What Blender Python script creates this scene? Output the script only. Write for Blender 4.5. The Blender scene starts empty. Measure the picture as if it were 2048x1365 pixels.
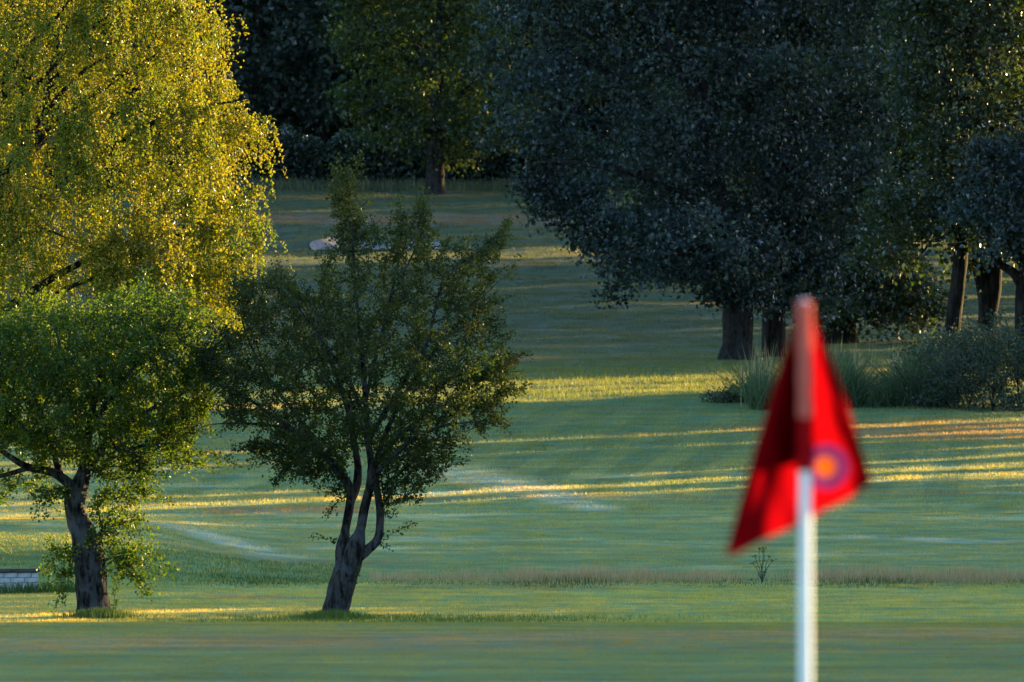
import bpy, math, random
import numpy as np
from mathutils import Vector

# ---------------------------------------------------------------- camera, sky, sun, exposure
scene = bpy.context.scene
C = scene.collection
F = 300.0 / 36.0 * 2048.0            # focal length in photograph pixels
cam_data = bpy.data.cameras.new('camera')
cam = bpy.data.objects.new('camera', cam_data)
C.objects.link(cam)
cam.location = (0, 0, 0)
cam.rotation_euler = (math.pi / 2, 0, 0)
cam_data.lens = 300.0
cam_data.sensor_width = 36.0
cam_data.clip_start = 0.5
cam_data.clip_end = 3000
cam_data.dof.use_dof = True
cam_data.dof.focus_distance = 107.0
cam_data.dof.aperture_fstop = 12.5
scene.camera = cam

SUN_AZ, SUN_EL = math.radians(50.0), math.radians(8.0)      # azimuth: to the right of straight ahead
SUN = np.array([math.sin(SUN_AZ) * math.cos(SUN_EL), math.cos(SUN_AZ) * math.cos(SUN_EL), math.sin(SUN_EL)])
world = bpy.data.worlds.new('World')
scene.world = world
world.use_nodes = True
wn = world.node_tree.nodes
sky = wn.new('ShaderNodeTexSky')
sky.sky_type = 'NISHITA'
sky.sun_disc = False
sky.sun_elevation = SUN_EL
sky.sun_rotation = SUN_AZ
sky.air_density = 1.0
sky.dust_density = 0.6
sky.ozone_density = 2.5
bg = wn['Background']
bg.inputs['Strength'].default_value = 0.15
world.node_tree.links.new(sky.outputs[0], bg.inputs['Color'])

sun_data = bpy.data.lights.new('sun', 'SUN')
sun_data.energy = 5.0
sun_data.angle = math.radians(0.5)
sun_data.color = (1.0, 0.68, 0.26)
sun = bpy.data.objects.new('sun', sun_data)
C.objects.link(sun)
sun.rotation_euler = Vector(SUN).to_track_quat('Z', 'Y').to_euler()

vs = scene.view_settings
vs.view_transform = 'Standard'
vs.look = 'None'
vs.gamma = 1.0
vs.use_curve_mapping = False
vs.exposure = 2.4
scene.cycles.use_denoising = True
scene.cycles.max_bounces = 8
scene.cycles.transmission_bounces = 6
scene.cycles.transparent_max_bounces = 4
scene.cycles.sample_clamp_indirect = 3.0
scene.cycles.sample_clamp_direct = 12.0

rng = np.random.default_rng(7)

# ---------------------------------------------------------------- mesh and material helpers
def mk_mesh(name, V, quads=None, tris=None, smooth=False, attr=None):
    me = bpy.data.meshes.new(name)
    V = np.asarray(V, dtype=np.float32)
    parts, sizes = [], []
    if quads is not None and len(quads):
        q = np.asarray(quads, dtype=np.int32); parts.append(q.ravel()); sizes.append(np.full(len(q), 4, np.int32))
    if tris is not None and len(tris):
        t = np.asarray(tris, dtype=np.int32); parts.append(t.ravel()); sizes.append(np.full(len(t), 3, np.int32))
    li = np.concatenate(parts); sz = np.concatenate(sizes)
    me.vertices.add(len(V)); me.vertices.foreach_set('co', V.ravel())
    me.loops.add(len(li)); me.loops.foreach_set('vertex_index', li)
    me.polygons.add(len(sz))
    me.polygons.foreach_set('loop_start', np.concatenate([[0], np.cumsum(sz)[:-1]]).astype(np.int32))
    me.polygons.foreach_set('use_smooth', np.full(len(sz), bool(smooth)))
    me.update(calc_edges=True)
    if attr is not None:
        a = me.attributes.new('rnd', 'FLOAT', 'FACE')
        a.data.foreach_set('value', np.asarray(attr, dtype=np.float32))
    return me

def obj(name, me, mat=None, parent=None, loc=None):
    o = bpy.data.objects.new(name, me)
    C.objects.link(o)
    if mat is not None and len(me.materials) == 0:
        me.materials.append(mat)
    if parent is not None:
        o.parent = parent
    if loc is not None:
        o.location = loc
    return o

def tag(o, label=None, cat=None, group=None, kind=None):
    if label: o['label'] = label
    if cat: o['category'] = cat
    if group: o['group'] = group
    if kind: o['kind'] = kind
    return o

def thing(name, label, cat, loc, group=None):
    o = bpy.data.objects.new(name, None)
    o.empty_display_size = 0.3
    C.objects.link(o)
    o.location = loc
    return tag(o, label, cat, group)

def copy_tree(o, loc, rotz, scale, label, group):
    r = o.copy(); C.objects.link(r)
    r.location = loc; r.rotation_euler = (0, 0, rotz); r.scale = scale
    tag(r, label, None, group)
    for ch in list(o.children):
        c = ch.copy(); C.objects.link(c); c.parent = r
        for g in list(ch.children):
            d = g.copy(); C.objects.link(d); d.parent = c
    return r

class NT:
    """a little node-tree writer"""
    def __init__(self, tree): self.t = tree
    def n(self, typ, ins=None, **kw):
        nd = self.t.nodes.new(typ)
        for k, v in kw.items(): setattr(nd, k, v)
        for k, v in (ins or {}).items():
            s = nd.inputs[k]
            if isinstance(v, bpy.types.NodeSocket): self.t.links.new(v, s)
            else: s.default_value = v
        return nd
    def math(self, op, a, b=0.0, clamp=False):
        return self.n('ShaderNodeMath', {0: a, 1: b}, operation=op, use_clamp=clamp).outputs[0]
    def ramp(self, v, lo, hi, a=0.0, b=1.0):
        return self.n('ShaderNodeMapRange', {'Value': v, 'From Min': lo, 'From Max': hi, 'To Min': a, 'To Max': b}, interpolation_type='SMOOTHSTEP').outputs[0]
    def mix(self, f, a, b, blend='MIX'):
        nd = self.n('ShaderNodeMix', data_type='RGBA', blend_type=blend)
        for s, v in ((nd.inputs[0], f), (nd.inputs[6], a), (nd.inputs[7], b)):
            if isinstance(v, bpy.types.NodeSocket): self.t.links.new(v, s)
            else: s.default_value = v if not isinstance(v, tuple) else (*v, 1.0) if len(v) == 3 else v
        return nd.outputs[2]
    def noise(self, vec, scale, detail=3.0, rough=0.55):
        return self.n('ShaderNodeTexNoise', {'Vector': vec, 'Scale': scale, 'Detail': detail, 'Roughness': rough}).outputs['Fac']
    def mapping(self, vec, loc=(0, 0, 0), rot=(0, 0, 0), scale=(1, 1, 1)):
        return self.n('ShaderNodeMapping', {'Vector': vec, 'Location': loc, 'Rotation': rot, 'Scale': scale}).outputs[0]

def new_mat(name):
    m = bpy.data.materials.new(name)
    m.use_nodes = True
    m.node_tree.nodes.clear()
    t = NT(m.node_tree)
    out = t.n('ShaderNodeOutputMaterial')
    return m, t, out

def leaf_mat(name, cols, trans, tfac=0.45, gloss=0.08, rough=0.35, patch=None, clump_scale=0.9, clump_mix=0.45):
    """cols: three leaf colours picked per leaf; trans: tint of light shining through; patch: colour of turned leaves in clumps"""
    m, t, out = new_mat(name)
    r = t.n('ShaderNodeAttribute', attribute_name='rnd').outputs['Fac']
    pos = t.n('ShaderNodeNewGeometry').outputs['Position']
    c = t.mix(t.ramp(r, 0.0, 0.6), cols[0], cols[1])
    c = t.mix(t.ramp(r, 0.6, 1.0), c, cols[2])
    big = t.noise(pos, clump_scale, 2.0)
    c = t.mix(t.ramp(big, 0.42, 0.62, 0.0, clump_mix), c, cols[2])
    if patch:
        c = t.mix(t.ramp(t.noise(pos, 1.7, 1.0), 0.64, 0.72, 0.0, 0.45), c, patch)
    tc = t.mix(1.0, c, (*trans, 1.0), 'MULTIPLY')
    d = t.n('ShaderNodeBsdfDiffuse', {'Color': c})
    tr = t.n('ShaderNodeBsdfTranslucent', {'Color': tc})
    mx = t.n('ShaderNodeMixShader', {0: tfac, 1: d.outputs[0], 2: tr.outputs[0]})
    g = t.n('ShaderNodeBsdfGlossy', {'Color': (1, 1, 1, 1), 'Roughness': rough})
    lw = t.n('ShaderNodeLayerWeight', {'Blend': 0.35}).outputs['Fresnel']
    fac = t.math('MULTIPLY_ADD', lw, gloss * 2.0)
    t.t.nodes[fac.node.name].inputs[2].default_value = gloss * 0.5
    mx2 = t.n('ShaderNodeMixShader', {0: fac, 1: mx.outputs[0], 2: g.outputs[0]})
    t.t.links.new(mx2.outputs[0], out.inputs[0])
    return m

def bark_mat(name, dark, light, lichen=None, scale=14.0):
    m, t, out = new_mat(name)
    oc = t.n('ShaderNodeTexCoord').outputs['Object']
    st = t.mapping(oc, scale=(1, 1, 0.22))
    n1 = t.noise(st, scale, 6.0, 0.65)
    n2 = t.noise(oc, 5.5, 4.0, 0.6)
    c = t.mix(t.ramp(n1, 0.40, 0.60), dark, light)
    if lichen:
        c = t.mix(t.ramp(n2, 0.45, 0.65, 0.0, 0.7), c, lichen)
    bump = t.n('ShaderNodeBump', {'Height': n1, 'Strength': 0.9, 'Distance': 0.03})
    b = t.n('ShaderNodeBsdfPrincipled', {'Base Color': c, 'Roughness': 0.9, 'Specular IOR Level': 0.1, 'Normal': bump.outputs[0]})
    t.t.links.new(b.outputs[0], out.inputs[0])
    return m

def plain_mat(name, col, rough=0.6, var=0.12, scale=20.0, bump=0.2):
    m, t, out = new_mat(name)
    oc = t.n('ShaderNodeTexCoord').outputs['Object']
    n1 = t.noise(oc, scale, 5.0)
    lo = tuple(x * (1 - var * 2) for x in col); hi = tuple(min(1, x * (1 + var)) for x in col)
    c = t.mix(t.ramp(n1, 0.3, 0.7), lo, hi)
    bp = t.n('ShaderNodeBump', {'Height': n1, 'Strength': bump, 'Distance': 0.01})
    b = t.n('ShaderNodeBsdfPrincipled', {'Base Color': c, 'Roughness': rough, 'Normal': bp.outputs[0]})
    t.t.links.new(b.outputs[0], out.inputs[0])
    return m

def seg_mask(t, pos, p0, p1, halfw, soft=0.4):
    """1 on the strip of ground from p0 to p1 (x, y), fading over its edge"""
    dx, dy = p1[0] - p0[0], p1[1] - p0[1]
    L = math.hypot(dx, dy)
    sep = t.n('ShaderNodeSeparateXYZ', {0: pos})
    ax = t.math('SUBTRACT', sep.outputs[0], p0[0]); ay = t.math('SUBTRACT', sep.outputs[1], p0[1])
    u = t.math('ADD', t.math('MULTIPLY', ax, dx / L), t.math('MULTIPLY', ay, dy / L))
    v = t.math('ABSOLUTE', t.math('ADD', t.math('MULTIPLY', ax, -dy / L), t.math('MULTIPLY', ay, dx / L)))
    mv = t.ramp(v, halfw * (1 - soft), halfw * (1 + soft), 1.0, 0.0)
    mu = t.math('MULTIPLY', t.ramp(u, -L * 0.12, L * 0.12), t.ramp(u, L * 0.85, L * 1.1, 1.0, 0.0))
    return t.math('MULTIPLY', mu, mv)

def turf_colour(t):
    pos = t.n('ShaderNodeNewGeometry').outputs['Position']
    sep = t.n('ShaderNodeSeparateXYZ', {0: pos})
    x, y = sep.outputs[0], sep.outputs[1]
    flat = t.n('ShaderNodeCombineXYZ', {0: x, 1: y, 2: 0.0}).outputs[0]
    st = t.mapping(flat, scale=(0.5, 1.0, 1.0))
    big = t.noise(st, 0.16, 3.0)
    mid = t.noise(st, 0.55, 4.0, 0.6)
    fine = t.noise(flat, 2.6, 4.0, 0.65)
    fair = t.mix(t.ramp(big, 0.35, 0.65), (0.120, 0.200, 0.074), (0.164, 0.225, 0.084))
    # mown stripes crossing the fairway
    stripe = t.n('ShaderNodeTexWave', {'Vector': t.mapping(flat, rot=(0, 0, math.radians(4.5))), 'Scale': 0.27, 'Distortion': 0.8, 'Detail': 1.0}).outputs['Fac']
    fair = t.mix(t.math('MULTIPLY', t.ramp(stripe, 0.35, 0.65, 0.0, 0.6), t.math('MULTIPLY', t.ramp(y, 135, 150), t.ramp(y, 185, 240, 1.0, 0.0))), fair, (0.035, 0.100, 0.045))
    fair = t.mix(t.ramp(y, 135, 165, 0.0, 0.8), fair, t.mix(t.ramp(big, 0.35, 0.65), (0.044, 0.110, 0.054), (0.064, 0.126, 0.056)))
    # dew
    dzone = t.math('MULTIPLY', t.ramp(y, 117, 128), t.ramp(y, 138, 165, 1.0, 0.12))
    dew = t.math('MULTIPLY', t.ramp(mid, 0.50, 0.72), dzone)
    fair = t.mix(t.math('MULTIPLY', dew, 0.62), fair, (0.36, 0.42, 0.31))
    # further up the hole tree shade is painted into the sward as deeper green
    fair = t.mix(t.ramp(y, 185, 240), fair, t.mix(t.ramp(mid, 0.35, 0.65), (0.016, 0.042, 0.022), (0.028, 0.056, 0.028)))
    # the approach between the trees and the rough
    appr = t.mix(t.ramp(mid, 0.35, 0.65), (0.185, 0.260, 0.070), (0.240, 0.285, 0.085))
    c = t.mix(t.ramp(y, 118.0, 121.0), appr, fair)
    # putting green in front
    green = t.mix(t.ramp(mid, 0.35, 0.62), (0.088, 0.150, 0.044), (0.128, 0.168, 0.050))
    c = t.mix(t.ramp(y, 64, 90), green, c)
    # dry brown ground
    bx = t.noise(t.mapping(flat, loc=(31, 7, 0), scale=(0.55, 1.0, 1.0)), 0.21, 3.0)
    c = t.mix(t.ramp(bx, 0.57, 0.72, 0.0, 0.5), c, (0.150, 0.125, 0.075))
    for p0, p1, w, f, col in (((-2.2, 53.2), (4.5, 56.5), 1.5, 0.7, (0.185, 0.155, 0.085)),
                              ((-4.5, 51.0), (-1.8, 53.2), 1.6, 0.65, (0.165, 0.150, 0.075)),
                              ((-3.9, 113.2), (-2.9, 113.8), 1.3, 0.6, (0.27, 0.20, 0.10)),
                              ((6.0, 166.0), (12.0, 170.0), 4.5, 0.55, (0.17, 0.115, 0.065)),
                              ((-5.0, 138.6), (-2.2, 138.6), 1.0, 0.6, (0.17, 0.095, 0.07)),
                              ((-12.0, 358.0), (6.0, 355.0), 7.0, 0.6, (0.13, 0.10, 0.09))):
        m = t.math('MULTIPLY', seg_mask(t, pos, p0, p1, w, 0.7), t.ramp(fine, 0.25, 0.6, f * 0.35, f))
        c = t.mix(m, c, col)
    # pale trails worn through the dew
    for p0, p1, w in (((-6.6, 134.5), (-3.3, 124.6), 0.45), ((-1.3, 153.5), (0.6, 142.5), 0.65), ((0.6, 142.5), (1.5, 138.0), 0.35), ((5.2, 131), (7.5, 129), 0.5)):
        m = t.math('MULTIPLY', seg_mask(t, pos, p0, p1, w, 0.8), t.ramp(t.noise(flat, 0.9, 5.0, 0.7), 0.34, 0.58, 0.05, 0.95))
        c = t.mix(m, c, (0.30, 0.36, 0.32))
    # mottling of the sward: darker and paler flecks from hand's breadth to metres
    mot = t.noise(t.mapping(flat, loc=(5, 11, 0), scale=(0.6, 1.0, 1.0)), 1.1, 6.0, 0.72)
    c = t.mix(1.0, c, t.mix(t.ramp(mot, 0.32, 0.68), (0.66, 0.72, 0.68), (1.32, 1.24, 1.20)), 'MULTIPLY')
    return t, c, fine, flat

def turf_mat(name, blade):
    m, t, out = new_mat(name)
    t, c, fine, flat = turf_colour(t)
    if blade:
        r = t.n('ShaderNodeAttribute', attribute_name='rnd').outputs['Fac']
        c = t.mix(1.0, c, t.mix(r, (0.85, 0.9, 0.8), (1.35, 1.15, 1.05)), 'MULTIPLY')
        d = t.n('ShaderNodeBsdfDiffuse', {'Color': c})
        tr = t.n('ShaderNodeBsdfTranslucent', {'Color': t.mix(1.0, c, (3.6, 1.9, 0.4), 'MULTIPLY')})
        mx = t.n('ShaderNodeMixShader', {0: 0.48, 1: d.outputs[0], 2: tr.outputs[0]})
        g = t.n('ShaderNodeBsdfGlossy', {'Color': (1, 1, 1, 1), 'Roughness': 0.45})
        m2 = t.n('ShaderNodeMixShader', {0: 0.03, 1: mx.outputs[0], 2: g.outputs[0]})
        t.t.links.new(m2.outputs[0], out.inputs[0])
    else:
        hn = t.noise(flat, 40.0, 3.0, 0.7)
        bp = t.n('ShaderNodeBump', {'Height': hn, 'Strength': 0.7, 'Distance': 0.02})
        b = t.n('ShaderNodeBsdfPrincipled', {'Base Color': t.mix(1.0, c, (0.85, 0.9, 0.75), 'MULTIPLY'), 'Roughness': 0.95, 'Specular IOR Level': 0.18, 'Normal': bp.outputs[0]})
        t.t.links.new(b.outputs[0], out.inputs[0])
    return m

# ---------------------------------------------------------------- terrain
PROF = np.array([(-60, -1.9), (0, -1.75), (8, -1.95), (12.2, -2.05), (30, -1.97), (45, -1.80), (54, -1.87), (62, -2.03), (68, -2.35), (80, -3.05), (92, -3.38), (100, -3.42), (105, -3.405),
                 (112, -3.41), (118, -3.42), (119.5, -3.37), (121, -3.30), (130, -3.03), (140, -2.69), (155, -2.2), (175, -1.67), (195, -1.06), (213, -0.49), (240, 0.39), (270, 1.38), (300, 2.5),
                 (325, 3.57), (350, 4.77), (375, 5.88), (400, 6.9), (450, 8.6), (600, 12.0), (1200, 16.0)])
_d = np.arange(-60, 1200, 0.5)
_z = np.interp(_d, PROF[:, 0], PROF[:, 1])
_k = np.exp(-0.5 * (np.arange(-8, 9) / 3.0) ** 2); _k /= _k.sum()
_zs = np.convolve(np.pad(_z, 8, mode='edge'), _k, mode='valid')

def sstep(v, a, b):
    t = np.clip((v - a) / (b - a), 0, 1); return t * t * (3 - 2 * t)

BUNK = (-5.2, 324.0); BRX, BRY = 2.7, 5.0                       # bunker centre
def H(x, d):
    x = np.asarray(x, float); d = np.asarray(d, float)
    z = np.interp(d, _d, _zs)
    z = z + 0.011 * x * sstep(d, 128, 150) * (1 - sstep(d, 200, 240)) * np.clip(1 - np.abs(x) / 120, 0, 1)
    z = z + 0.42 * sstep(-x, 3.0, 6.5) * sstep(d, 117.5, 122) * (1 - sstep(d, 126, 138)) * (1 - sstep(-x, 30, 60))
    und = 0.035 * np.sin(x * 0.9 + d * 0.35 + 1) + 0.03 * np.sin(x * 0.31 - d * 0.6) + 0.02 * np.sin(x * 1.7 + 2 + d * 0.17)
    z = z + 0.3 * und * sstep(d, 122, 140) * (1 + 2.5 * sstep(d, 200, 300))
    z = z + 0.05 * np.sin(x * 0.7 + 0.6) * sstep(d, 62, 78) * (1 - sstep(d, 96, 103))
    # bank in front of the reed bed on the right, and land rising beyond the right edge
    z = z + 2.0 * sstep(x, 20, 90) * sstep(d, 60, 110)
    # bunker: a scooped floor with a raised far lip
    r = np.sqrt(((x - BUNK[0]) / BRX) ** 2 + ((d - BUNK[1]) / BRY) ** 2)
    z = z - 0.55 * (1 - sstep(r, 0.55, 1.0)) + 0.30 * np.exp(-((r - 1.08) / 0.16) ** 2) * sstep(d, BUNK[1] - 1, BUNK[1] + 3)
    return z

def ground_at(px, py, dmin=95, dmax=460):
    """the place on the terrain that the photograph shows at a pixel"""
    d = np.arange(dmin, dmax, 0.25)
    x = (px - 1024) / F * d
    ray = (682.5 - py) / F * d
    hit = np.nonzero(H(x, d) >= ray)[0]
    i = hit[0] if len(hit) else len(d) - 1
    return float(x[i]), float(d[i]), float(H(x[i], d[i]))

def at(px, py, d):
    return np.array([(px - 1024) / F * d, d, (682.5 - py) / F * d])

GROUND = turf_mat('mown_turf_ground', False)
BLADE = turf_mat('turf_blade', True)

xs = np.concatenate([np.linspace(-400, -60, 30)[:-1], np.linspace(-60, -26, 20)[:-1], np.linspace(-26, 26, 121)[:-1], np.linspace(26, 70, 25)[:-1], np.linspace(70, 500, 30)])
ds = np.concatenate([np.linspace(-60, 40, 60)[:-1], np.linspace(40, 150, 181)[:-1], np.linspace(150, 420, 181)[:-1], np.linspace(420, 1190, 80)])
X, D = np.meshgrid(xs, ds)
Z = H(X, D)
nx, nd = len(xs), len(ds)
ii = (np.arange(nd - 1)[:, None] * nx + np.arange(nx - 1)[None, :]).ravel()
ground_me = mk_mesh('ground', np.stack([X.ravel(), D.ravel(), Z.ravel()], 1), quads=np.stack([ii, ii + 1, ii + 1 + nx, ii + nx], 1), smooth=True)
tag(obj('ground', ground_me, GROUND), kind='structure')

# ---------------------------------------------------------------- grass blades
def blades_mesh(name, pos, length, width, lean=0.35, segs=2, rg=None, up=None, curl=0.25):
    """many separate tapered blades; pos n x 3, length and width n"""
    rg = rg or rng
    n = len(pos)
    az = rg.uniform(0, 2 * np.pi, n); face = rg.uniform(0, 2 * np.pi, n)
    ln = np.abs(rg.normal(0, lean, n))
    dirx, diry = np.cos(az), np.sin(az)
    wx, wy = np.cos(face), np.sin(face)
    V = np.zeros((n, segs * 2 + 1, 3))
    for s in range(segs):
        f = s / segs
        off = ln * f + curl * f * f * ln
        cx = pos[:, 0] + dirx * off * length; cy = pos[:, 1] + diry * off * length
        cz = pos[:, 2] + length * f * np.sqrt(np.maximum(0.1, 1 - (ln * 0.6) ** 2))
        w = width * (1 - 0.45 * f) * 0.5
        V[:, 2 * s] = np.stack([cx - wx * w, cy - wy * w, cz], 1)
        V[:, 2 * s + 1] = np.stack([cx + wx * w, cy + wy * w, cz], 1)
    off = ln * (1 + curl)
    V[:, -1] = np.stack([pos[:, 0] + dirx * off * length, pos[:, 1] + diry * off * length, pos[:, 2] + length * np.sqrt(np.maximum(0.1, 1 - (ln * 0.75) ** 2))], 1)
    k = segs * 2 + 1
    b = (np.arange(n) * k)[:, None]
    quads = np.concatenate([b + np.array([[2 * s, 2 * s + 1, 2 * s + 3, 2 * s + 2]]) for s in range(segs - 1)]) if segs > 1 else None
    tris = b + np.array([[2 * segs - 2, 2 * segs - 1, 2 * segs]])
    r = rg.random(n)
    att = np.concatenate([np.tile(r, max(segs - 1, 0)), r])
    return mk_mesh(name, V.reshape(-1, 3), quads=quads, tris=tris, attr=att)

tuft_col = bpy.data.collections.new('turf_tufts')
for k in range(6):
    n = 44
    rr = 0.33 * np.sqrt(rng.random(n)); aa = rng.uniform(0, 2 * np.pi, n)
    p = np.stack([rr * np.cos(aa), rr * np.sin(aa), np.full(n, -0.012)], 1)
    me = blades_mesh('turf_tuft', p, rng.uniform(0.040, 0.085, n), rng.uniform(0.006, 0.012, n), 0.40, 1)
    me.materials.append(BLADE)
    tuft_col.objects.link(bpy.data.objects.new('turf_tuft', me))

def scatter_turf(name, zones, label):
    P, S = [], []
    for d0, d1, dens, sc, marg in zones:
        wmax = 0.06 * d1 + marg
        n = int(dens * 2 * wmax * (d1 - d0))
        x = rng.uniform(-wmax, wmax, n); d = rng.uniform(d0, d1, n)
        keep = np.abs(x) < 0.06 * d + marg
        r = np.sqrt(((x - BUNK[0]) / BRX) ** 2 + ((d - BUNK[1]) / BRY) ** 2)
        keep &= r > 0.93
        x, d = x[keep], d[keep]
        P.append(np.stack([x, d, H(x, d)], 1)); S.append(sc * rng.uniform(0.75, 1.25, len(x)))
    P = np.concatenate(P); S = np.concatenate(S).astype(np.float32)
    me = bpy.data.meshes.new(name)
    me.vertices.add(len(P)); me.vertices.foreach_set('co', P.astype(np.float32).ravel()); me.update()
    a = me.attributes.new('tuft_scale', 'FLOAT', 'POINT'); a.data.foreach_set('value', S)
    o = obj(name, me, BLADE)
    tag(o, label, 'grass', kind='stuff')
    ng = bpy.data.node_groups.new(name, 'GeometryNodeTree')
    ng.interface.new_socket('Geometry', in_out='INPUT', socket_type='NodeSocketGeometry')
    ng.interface.new_socket('Geometry', in_out='OUTPUT', socket_type='NodeSocketGeometry')
    N, L = ng.nodes, ng.links
    gi, go = N.new('NodeGroupInput'), N.new('NodeGroupOutput')
    iop = N.new('GeometryNodeInstanceOnPoints')
    ci = N.new('GeometryNodeCollectionInfo'); ci.inputs['Collection'].default_value = tuft_col
    ci.inputs['Separate Children'].default_value = True; ci.inputs['Reset Children'].default_value = True
    na = N.new('GeometryNodeInputNamedAttribute'); na.data_type = 'FLOAT'; na.inputs['Name'].default_value = 'tuft_scale'
    rv = N.new('FunctionNodeRandomValue'); rv.data_type = 'FLOAT_VECTOR'
    rv.inputs[0].default_value = (0, 0, 0); rv.inputs[1].default_value = (0, 0, 6.283)
    L.new(gi.outputs[0], iop.inputs['Points']); L.new(ci.outputs[0], iop.inputs['Instance'])
    iop.inputs['Pick Instance'].default_value = True
    L.new(rv.outputs[0], iop.inputs['Rotation']); L.new(na.outputs[0], iop.inputs['Scale'])
    L.new(iop.outputs[0], go.inputs[0])
    md = o.modifiers.new('turf', 'NODES'); md.node_group = ng
    return o

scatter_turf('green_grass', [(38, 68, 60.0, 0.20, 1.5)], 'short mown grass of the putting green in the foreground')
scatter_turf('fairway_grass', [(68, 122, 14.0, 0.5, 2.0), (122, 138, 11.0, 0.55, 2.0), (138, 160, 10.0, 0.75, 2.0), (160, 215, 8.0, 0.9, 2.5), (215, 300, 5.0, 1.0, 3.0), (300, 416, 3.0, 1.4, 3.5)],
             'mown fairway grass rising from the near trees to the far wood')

# ---------------------------------------------------------------- tree builder
def smooth_noise(ang, h, seed):
    r = np.random.default_rng(seed)
    v = 0
    for k in range(7):
        a, b, p = r.integers(1, 6), r.uniform(1.0, 9.0), r.uniform(0, 6.28)
        v = v + np.sin(a * ang + b * h + p) / (1 + 0.35 * k)
    return v / 3.0

def tubes(chains, sides_of, lump=0.0, seed=1):
    """chains: list of (points n x 3, radii n). One mesh of open tapered tubes."""
    VV, QQ, base = [], [], 0
    for pts, rad in chains:
        n = len(pts)
        if n < 2: continue
        k = sides_of(rad.max())
        tan = np.gradient(pts, axis=0); tan /= np.linalg.norm(tan, axis=1)[:, None] + 1e-9
        ref = np.array([0.0, 1.0, 0.0]) if abs(tan[:, 1]).mean() < 0.8 else np.array([1.0, 0, 0])
        u = np.cross(tan, ref); u /= np.linalg.norm(u, axis=1)[:, None] + 1e-9
        v = np.cross(tan, u)
        ang = np.arange(k) * 2 * np.pi / k
        rr = np.repeat(rad[:, None], k, 1)
        if lump:
            rr = rr * (1 + lump * smooth_noise(ang[None, :], pts[:, 2][:, None], seed))
            if k >= 30:      # cracked bark: uneven upright ridges that wander round the stem
                zz = pts[:, 2][:, None]; an = ang[None, :] + 0.25 * np.sin(zz * 3.1 + seed)
                rid = np.abs(np.sin(an * 6.5 + 1.2 * np.sin(zz * 7 + seed) + 0.6 * np.sin(zz * 19))) ** 0.6 * (0.6 + 0.4 * np.sin(zz * 23 + an * 5))
                rr = rr * (0.95 + 0.085 * rid)
        ring = pts[:, None, :] + rr[:, :, None] * (np.cos(ang)[None, :, None] * u[:, None, :] + np.sin(ang)[None, :, None] * v[:, None, :])
        VV.append(ring.reshape(-1, 3))
        i = (np.arange(n - 1)[:, None] * k); j = np.arange(k)[None, :]; j2 = (np.arange(k) + 1)[None, :] % k
        q = np.stack([i + j, i + j2, i + k + j2, i + k + j], -1).reshape(-1, 4) + base
        QQ.append(q); base += n * k
    return np.concatenate(VV), np.concatenate(QQ)

def resample(P, R, step):
    P = np.asarray(P, float); R = np.asarray(R, float)
    # Catmull-Rom through the hand-set points
    Q = np.vstack([2 * P[0] - P[1], P, 2 * P[-1] - P[-2]])
    op, orr = [], []
    for i in range(len(P) - 1):
        p0, p1, p2, p3 = Q[i], Q[i + 1], Q[i + 2], Q[i + 3]
        m = max(2, int(np.linalg.norm(p2 - p1) / step))
        t = np.linspace(0, 1, m, endpoint=False)[:, None]
        op.append(0.5 * (2 * p1 + (p2 - p0) * t + (2 * p0 - 5 * p1 + 4 * p2 - p3) * t ** 2 + (-p0 + 3 * p1 - 3 * p2 + p3) * t ** 3))
        orr.append(R[i] + (R[i + 1] - R[i]) * t[:, 0])
    op.append(P[-1:]); orr.append(R[-1:])
    return np.concatenate(op), np.concatenate(orr)

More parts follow.
